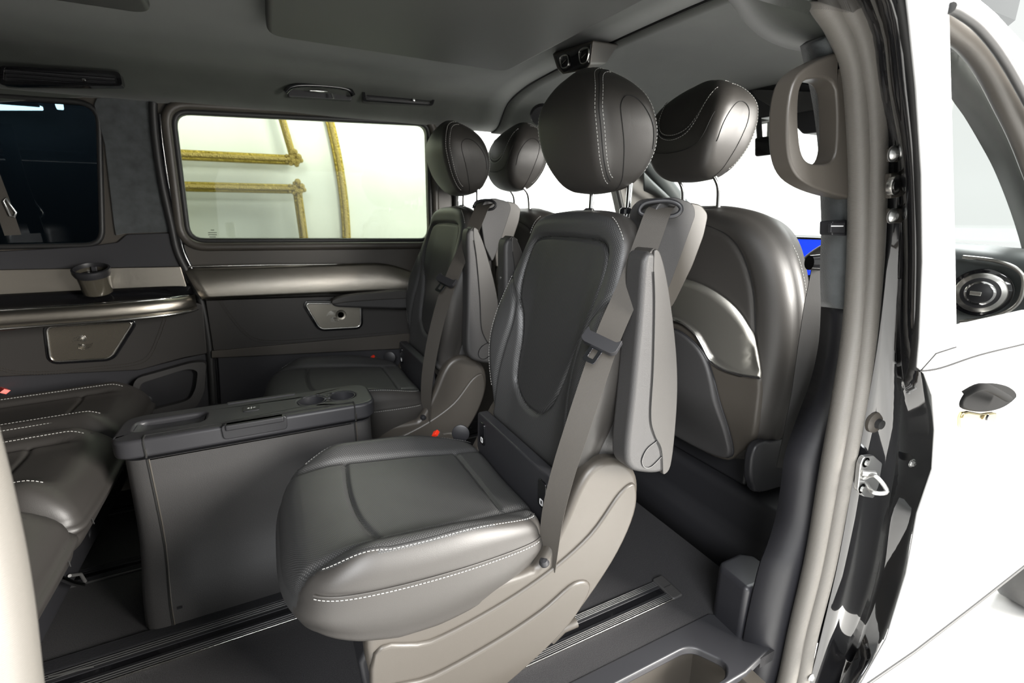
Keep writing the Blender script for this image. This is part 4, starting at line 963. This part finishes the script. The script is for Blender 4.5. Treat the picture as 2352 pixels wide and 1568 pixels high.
# ribbed seals round the doorway
s_in = [(1872, -60), (1893, 0), (1930, 60), (1962, 150), (1974, 300), (1977, 450), (1972, 620), (1958, 780), (1930, 950), (1903, 1100), (1872, 1280), (1832, 1450), (1806, 1568), (1770, 1700)]
s_out = [(1925, -60), (1945, 0), (1982, 80), (2004, 200), (2011, 330), (2010, 450), (2003, 620), (1986, 800), (1960, 970), (1932, 1120), (1898, 1300), (1858, 1460), (1838, 1568), (1800, 1700)]
struct(tube('trim_38', cr([at(a, b, y=.528) for a, b in s_in], 8, False), .0205, seal, n=20))
struct(tube('trim_39', cr([at(a, b, y=.510) for a, b in s_out], 8, False), .0185, seal, n=20))
# painted door jamb
jA = [(1945, -60), (1968, 0), (2003, 80), (2022, 200), (2030, 330), (2030, 450), (2024, 600), (2006, 800), (1984, 970), (1955, 1120), (1922, 1300), (1880, 1480), (1858, 1568), (1830, 1680)]
jB = [(1990, -60), (2010, 0), (2040, 80), (2052, 200), (2078, 330), (2082, 450), (2080, 600), (2066, 800), (2056, 970), (2040, 1120), (2010, 1300), (1962, 1480), (1935, 1568), (1900, 1680)]
jC = [(2030, -60), (2060, 0), (2080, 80), (2092, 200), (2105, 330), (2112, 450), (2114, 600), (2112, 780), (2128, 880), (2146, 990), (2140, 1090), (2100, 1190), (2072, 1340), (2020, 1490), (1975, 1568), (1925, 1680)]
def cv(P, y, n=70): return resample(cr([at(a, b, y=y) for a, b in P], 8, False), n)
A_, B_, C_ = cv(jA, .505), cv(jB, .47), cv(jC, .425)
rows = [A_, A_*.5+B_*.5+np.array((0, .010, 0)), B_+np.array((-.004, .010, 0)), B_+np.array((.002, -.004, 0)), B_*.75+C_*.25+np.array((0, .012, 0)), B_*.4+C_*.6+np.array((0, .016, 0)), C_+np.array((-.006, .006, 0)), C_]
struct(grid('trim_40', rows, paint, th=.004))
def on_j(px, py, y): return at(px, py, y=y)
rd_ = struct(traced('trim_41', [([(2052, 640), (2058, 500), (2052, 340)], .486), ([(2078, 640), (2080, 500), (2072, 345)], .468)], paint, th=.002))
hb_ = empty('door_bracket', tuple(at(2052, 425, y=.48)), 'stepped grey metal bracket with bushing on the black door jamb', 'bracket')
for (a0, b0, a1, b1) in ((2034, 340, 2070, 372), (2034, 478, 2072, 512)):
    plate('bracket_plate', rnd(xz([(a0, b0), (a1, b0), (a1+2, b1), (a0, b1)], .482), .004), 'y', .476, .482, trimgrey, hb_, bevel=.002)
plate('bushing_plate', rnd(xz([(2034, 398), (2074, 396), (2074, 440), (2058, 452), (2034, 456)], .478), .004), 'y', .470, .480, trimgrey, hb_, bevel=.003)
lathe('bushing', [(.009, -.002), (.009, .004), (.016, .004), (.017, 0), (.017, -.004)], at(2054, 425, y=.468), (0, -1, 0), satin, hb_, n=28)
lathe('bushing_bore', [(0, 0), (.009, 0), (.009, .004)], at(2054, 425, y=.467), (0, -1, 0), gloss, hb_, n=20)
def screw(px, py, y, r, label):
    s = lathe('screw', [(.0, .35*r), (.38*r, .35*r), (.42*r, .85*r), (.7*r, .7*r), (.98*r, .2*r), (1.25*r, .15*r), (1.25*r, 0)], at(px, py, y=y), (-.1, -1, 0), steel, None, n=24); setorg((0, 0, 0)); return tag(s, label, 'screw')
screw(2050, 353, .474, .0105, 'domed steel screw at the top of the jamb bracket')
screw(2048, 496, .474, .0105, 'domed steel screw below the bushing of the jamb bracket')
screw(2094, 1063, .448, .008, 'small round screw head on the black door edge, right of the striker')
screw(1863, 1555, .49, .008, 'steel screw at the very bottom of the black jamb')
setorg((0, 0, 0))
bf = empty('rubber_buffer', tuple(at(2005, 968, y=.50)), 'round grey rubber buffer on the black jamb above the striker', 'buffer')
lathe('flange', [(0, 0), (.024, 0), (.023, .006), (.015, .010), (.0, .010)], at(2006, 968, y=.498), (-.15, -1, 0), trimgrey, bf, n=30)
lathe('buffer_pin', [(0, .010), (.011, .010), (.010, .018), (0, .019)], at(2006, 968, y=.498), (-.15, -1, 0), rubber, bf, n=24)
sk = empty('door_striker', tuple(at(1995, 1090, y=.49)), 'bright zinc door striker with wire loop bolted to the black jamb', 'striker')
plate('striker_plate', rnd(xz([(1976, 1045), (1998, 1042), (2018, 1060), (2010, 1110), (1998, 1140), (1975, 1136), (1962, 1122), (1968, 1062)], .488), .006), 'y', .480, .490, steel, sk, bevel=.002)
for q in ((1990, 1062), (1980, 1122)): lathe('bolt', [(0, .004), (.006, .004), (.007, 0), (.011, .0)], at(*q, y=.478), (0, -1, 0), steel, sk, n=20)
tube('striker_loop', cr([at(1985, 1098, y=.478), at(2010, 1092, y=.455), at(2037, 1128, y=.44), at(2005, 1130, y=.45), at(1990, 1108, y=.478)], 5, False), .0045, steel, sk, n=10)
tube('striker_post', [at(1978, 1085, y=.478), at(2010, 1088, y=.462)], .007, steel, sk, n=12)
# upper roller arm glimpse
tube('trim_52', cr([at(2010, -30, y=.50), at(2000, 20, y=.50), at(1992, 50, y=.505)], 4, False), .016, satin, None, n=14); struct(bpy.data.objects['trim_52'])
struct(tube('trim_42', cr([at(a, b, y=.425) for a, b in ((2060, -60), (2082, 60), (2100, 200), (2114, 400), (2118, 600), (2112, 780), (2104, 846))], 6, False), .0115, rubber, n=12))
# ---- front door
setorg((0, 0, 0))
do = [(2085, -120), (2092, 0), (2112, 200), (2124, 400), (2126, 600), (2118, 780), (2112, 846), (2128, 860), (2146, 910), (2152, 990), (2146, 1080), (2112, 1180), (2086, 1320), (2040, 1470), (1985, 1568), (1975, 1582), (2100, 1498), (2230, 1398), (2352, 1302), (2420, 1245), (2700, 1150), (2760, 860), (2600, 500), (2430, 190), (2352, 95), (2290, 28), (2225, -25), (2150, -80)]
hole = [(2183, 18), (2205, 28), (2250, 62), (2300, 125), (2352, 215), (2450, 400), (2560, 700), (2352, 712), (2199, 746), (2197, 600), (2190, 300)]
D0 = xz(do, .385); H0 = xz(hole, .385)
struct(plate('door_1', D0, 'y', .385, .392, body, holes=[H0], bevel=.004))
struct(tube('trim_43', cr([at(a, b, y=.383) for a, b in ((2183, 18), (2205, 28), (2250, 62), (2300, 125), (2352, 215), (2450, 400))], 6, False), .007, rubber, n=10))
struct(tube('trim_44', cr([at(a, b, y=.45) for a, b in ((2140, 20), (2186, 56), (2230, 90), (2275, 150), (2320, 240), (2360, 330), (2420, 500))], 6, False), .022, trimgrey, n=14))
struct(tube('trim_45', [at(a, b, y=.383) for a, b in ((2196, 797), (2150, 812), (2116, 850))], .0012, dark_thread, n=6))
struct(tube('trim_46', cr([at(a, b, y=.3845) for a, b in ((2112, 852), (2160, 845), (2250, 815), (2352, 790), (2450, 765))], 5, False), .0018, dark_thread, n=6))
struct(tube('trim_47', [at(a, b, y=.384) for a, b in ((1978, 1580), (2100, 1496), (2230, 1396), (2352, 1300), (2420, 1243))], .004, rubber, n=8))
dh = empty('door_handle', tuple(at(2268, 930, y=.38)), 'door handle of the front door with dark recess and chrome lower half', 'handle')
plate('recess', cr(xz([(2206, 935), (2215, 905), (2240, 885), (2280, 880), (2315, 888), (2330, 905), (2318, 922), (2290, 938), (2250, 945)], .384), 4), 'y', .379, .39, mattblack, dh, bevel=.004)
plate('lower_cover', cr(xz([(2206, 945), (2250, 948), (2282, 945), (2278, 965), (2262, 982), (2206, 988)], .384), 3), 'y', .378, .39, mat('bronze chrome', (.55, .45, .22), .12, 1), dh, bevel=.004)
tube('handle_bar', cr([at(2216, 905, y=.36), at(2260, 888, y=.345), at(2315, 915, y=.36)], 6, False), .007, mattblack, dh, n=12, upv=(0, 1, 0))
lathe('key_cap', [(0, .003), (.006, .003), (.007, 0)], at(2267, 958, y=.375), (0, -1, 0), gloss, dh, n=18)
dh.parent = bpy.data.objects['door_1']
for k_ in ('label', 'category'):
    if k_ in dh: del dh[k_]
# inner A pillar seen through the front door window
struct(traced('trim_48', [([(2150, -10), (2186, 40), (2225, 75), (2275, 150), (2320, 245), (2358, 345), (2400, 480), (2450, 700)], .62), ([(2140, 140), (2190, 228), (2215, 262), (2250, 320), (2290, 395), (2330, 500), (2355, 590), (2380, 720)], .72)], fabric, th=.01))
# ---- dashboard
dsh = empty('dashboard', (1.95, 1.3, .8), 'dark dashboard with metal trim across the front of the cabin', 'dashboard')
XD = 1.95
pe = yz([(2180, 566), (2210, 566), (2290, 578), (2352, 592), (2480, 620), (2500, 740), (2352, 716), (2280, 728), (2190, 745)], XD)
ys = np.linspace(.46, 2.15, 24)
rows = []
for y in ys:
    t = smooth01((y-.46)/.5); ztop = .925+.025*t; rows.append([(XD+.45, y, ztop+.0), (XD+.2, y, ztop+.015), (XD+.06, y, ztop+.012), (XD+.01, y, ztop-.002), (XD-.005, y, ztop-.03), (XD+.012, y, ztop-.06), (XD-.01, y, ztop-.17), (XD-.004, y, ztop-.20), (XD+.05, y, ztop-.24), (XD+.15, y, .5), (XD+.2, y, .25)])
grid('dash_body', rows, dashm, dsh, th=.008, off=1)
vc = at(2252, 672, x=XD-.02)
for rr, zz, mm, nm in ((.072, .0, gloss, 'vent_housing'), (.060, .008, satin, 'vent_ring'), (.046, .016, darkplastic, 'vent_core'), (.036, .020, chrome, 'vent_inner_ring'), (.030, .023, darkplastic, 'vent_blade_disc')):
    lathe(nm, [(0, -.01), (rr, -.01), (rr, zz-.003), (rr-.004, zz), (0, zz)], vc, (-1, -.25, 0), mm, dsh, n=40)
box('vent_tab', tuple(vc+np.array((-.034, -.014, -.006))), tuple(vc+np.array((-.026, .014, .006))), satin, dsh, .002)
tube('chrome_surround', cr([at(a, b, x=XD-.02) for a, b in ((2212, 590), (2290, 600), (2340, 622), (2352, 655), (2335, 700), (2280, 728), (2205, 738))], 6, False), .006, satin, dsh, n=10, upv=(1, 0, 0))
# instrument screen
sc_ = empty('instrument_screen', tuple(at(1850, 570, x=1.86)), 'glowing blue instrument screen behind the steering wheel', 'screen')
Q = yz([(1818, 543), (1892, 546), (1890, 640), (1818, 636)], 1.86); plate('screen_frame', rnd(Q, .006), 'x', 1.86, 1.88, gloss, sc_, bevel=.003)
Q = yz([(1826, 549), (1888, 551), (1886, 632), (1826, 630)], 1.858); plate('display', rnd(Q, .004), 'x', 1.857, 1.861, bluescr, sc_, bevel=0)
box('mount', (1.875, 1.10, .855), (1.946, 1.14, .89), darkplastic, sc_, .004)
sw_ = empty('steering_wheel', (1.70, .93, .80), 'dark steering wheel in front of the driver seat', 'steering wheel')
cc = np.array((1.70, .93, .80)); ax1 = np.array((0, 1, 0)); ax2 = np.array((.35, 0, .93)); ax2 = ax2/np.linalg.norm(ax2)
tube('rim', [cc+(ax1*math.cos(a)+ax2*math.sin(a))*.185 for a in np.linspace(0, 2*math.pi, 60)[:-1]], .016, leather, sw_, closed=True, n=12)
lathe('hub', [(0, 0), (.06, 0), (.065, .02), (.05, .04), (0, .045)], cc, (-.93, 0, .35), leather, sw_, n=24)
for a in (.1, math.pi-.1, -math.pi/2): tube('spoke', [cc, cc+(ax1*math.cos(a)+ax2*math.sin(a))*.18], .012, satin, sw_, n=8)
# far A pillar and windscreen
struct(traced('trim_49', [([(1478, 395), (1500, 420), (1530, 450), (1560, 480), (1600, 520)], 2.05), ([(1478, 436), (1510, 450), (1550, 478), (1560, 490), (1570, 500)], 2.10)], dashm, th=.02))
struct(tube('trim_50', [(1.72, 2.12, 1.44), (2.0, 2.12, 1.22), (2.32, 2.12, .95)], .045, dashm, n=14))
struct(plate('window_4', [(.55, 0), (2.15, 0), (2.12, .001), (.56, .001)], 'z', 0, .001, glass_clear, bevel=0)); wo = bpy.data.objects['window_4']; bpy.data.objects.remove(wo)
V = [(1.82, .62, 1.43), (1.82, 2.10, 1.43), (2.45, 2.15, .955), (2.45, .50, .955)]; V2 = [(x+.004, y, z+.005) for x, y, z in V]
struct(build('window_4', V+V2, [[0, 1, 2, 3], [7, 6, 5, 4], [0, 1, 5, 4], [1, 2, 6, 5], [2, 3, 7, 6], [3, 0, 4, 7]], glass_clear, smooth=False))
struct(box('trim_51', (1.78, .60, 1.405), (1.85, 2.14, 1.46), fabric, bevel=.01))
# overhead console, sun visor and mirror
XV = 1.62
oc = empty('overhead_console', tuple(at(1760, 200, x=XV)), 'dark overhead console with rear view mirror behind the front headrest', 'console')
def xplate(name, pts, x0, x1, m, par, bv=.006, r=.01): return plate(name, rnd(yz(pts, x0), r), 'x', x0, x1, m, par, bevel=bv)
xplate('console_housing', [(1695, 205), (1712, 188), (1800, 185), (1905, 196), (1905, 300), (1842, 308), (1800, 262), (1740, 272), (1700, 262)], XV, XV+.12, darkplastic, oc)
xplate('console_pad', [(1725, 205), (1900, 212), (1900, 245), (1800, 262), (1738, 225)], XV-.02, XV+.01, textured, oc)
xplate('mirror_body', [(1732, 316), (1795, 308), (1795, 352), (1732, 360)], XV-.01, XV+.03, gloss, oc)
tube('mirror_stem', [at(1742, 272, x=XV), at(1745, 318, x=XV)], .010, darkplastic, oc, n=10)
tube('sensor_stem', [at(1768, 280, x=XV), at(1766, 318, x=XV)], .008, satin, oc, n=10)
# ================================================================== outside the van
setorg((0, 0, 0))
struct(plate('ground', [(-8, -9), (12, -9), (12, 9), (-8, 9)], 'z', -.62, -.60, groundm, bevel=0)); bpy.data.objects['ground'].name = 'floor_hall'
struct(box('wall_hall', (-.60, 3.45, -.6), (8, 3.55, 3.2), wallm, bevel=0))
struct(box('dark_wall_added', (-7.0, 3.40, -.6), (-.62, 3.52, 3.2), darkwall, bevel=0))  # dark wall added behind the rear window so its glass stays dark
def frame(name, outer, inner, label, y0=3.33, y1=3.38, corner=()):
    f = empty(name, (float(np.mean([p[0] for p in outer])), y1, float(np.mean([p[1] for p in outer]))), label, 'picture frame', None)
    plate('moulding', outer, 'y', y0, y1, gold, f, holes=[inner], bevel=.008)
    mid = [((a[0]+b[0])/2, (a[1]+b[1])/2) for a, b in zip(outer, inner)]
    L = [(p[0], y0-.004, p[1]) for p in resample(np.array(mid+[mid[0]]), 120)[:-1]]
    tube('raised_bead', L, .012, goldl, f, closed=True, n=10, upv=(0, 1, 0))
    for k, (cx_, cz_) in enumerate(corner):
        for j in range(14):
            a = j*2.4; r = .011+.008*(j % 3)/2; d = .012*math.sqrt(j)
            lathe('carved_leaf', [(0, r), (r*.7, r*.7), (r, 0)], (cx_+math.cos(a)*d, y0-.004, cz_+math.sin(a)*d), (0, -1, 0), goldl, f, n=8)
    return f
def quad(x0, z0, x1, z1, lean=0): return [(x0, z0), (x1, z0), (x1+lean, z1), (x0+lean, z1)]
frame('gilded_frame', quad(-.56, 1.335, .215, 2.4, -.06*3.2), [(-.51, 1.39), (.165, 1.39), (.165-.17, 2.35), (-.51-.17, 2.35)], 'leaning gilded frame, its lower right corner in the upper part of the bright side window', corner=[(.185, 1.37)])
frame('gilded_frame', [(-.56, .2), (.245, .2), (.215, 1.222), (-.56, 1.222)], [(-.51, .25), (.195, .25), (.165, 1.168), (-.51, 1.168)], 'gilded frame below the leaning one, its upper right corner seen through the bright side window', corner=[(.185, 1.20)])
ov = [(-.02+.52*math.cos(a), 1.05+1.35*math.sin(a)) for a in np.linspace(0, 2*math.pi, 90)[:-1]]
oi = [(-.02+.465*math.cos(a), 1.05+1.29*math.sin(a)) for a in np.linspace(0, 2*math.pi, 90)[:-1]]
frame('gilded_frame', ov, oi, 'tall oval gilded frame, its curved right edge in the middle of the bright side window', 3.42, 3.448)
lt = empty('lamp_reflection', (-1.9, 3.3, 1.68), 'glowing strip added behind the dark rear window for the lamp reflection in it', 'reflection')  # added glowing strip in place of a lamp reflected in the pane
P = [at(-120, 243, y=3.2), at(95, 244, y=3.2)]
tube('glow_strip', P, .018, reflglow, lt, n=10); lathe('glow_strip_end', [(0, 0), (.02, 0), (.02, .02), (0, .02)], at(130, 241, y=3.2), (1, 0, 0), reflglow, lt, n=12)
box('glow_strip_housing', tuple(P[0]+np.array((0, -.03, .02))), tuple(P[1]+np.array((0, .05, .05))), darkwall, lt, .005)
# windowpane etching on the bright window
et = []
setorg((0, 0, 0))
for k, (a, b, c) in enumerate(((478, 498, 534), (478, 498, 539), (481, 496, 544), (484, 492, 528))):
    et.append(tube('glass_mark', [at(a, c, y=YW+.034), at(b, c, y=YW+.034)], .0012, darkplastic, None, n=5))
for e in et[1:]: e.parent = et[0]
tag(et[0], 'tiny dark maker stamp etched in the lower left corner of the bright window', 'marking')
# front wheel
wh = empty('road_wheel', (2.88, .52, -.27), 'front wheel and tyre at the right edge under the pale door', 'wheel')
lathe('tyre', [(.22, -.11), (.31, -.11), (.335, -.08), (.34, 0), (.335, .08), (.31, .11), (.22, .11)], (2.88, .52, -.27), (0, 1, 0), rubber, wh, n=48)
lathe('rim', [(0, -.06), (.21, -.09), (.225, -.11), (.225, .11), (0, .1)], (2.88, .52, -.27), (0, 1, 0), satin, wh, n=40)
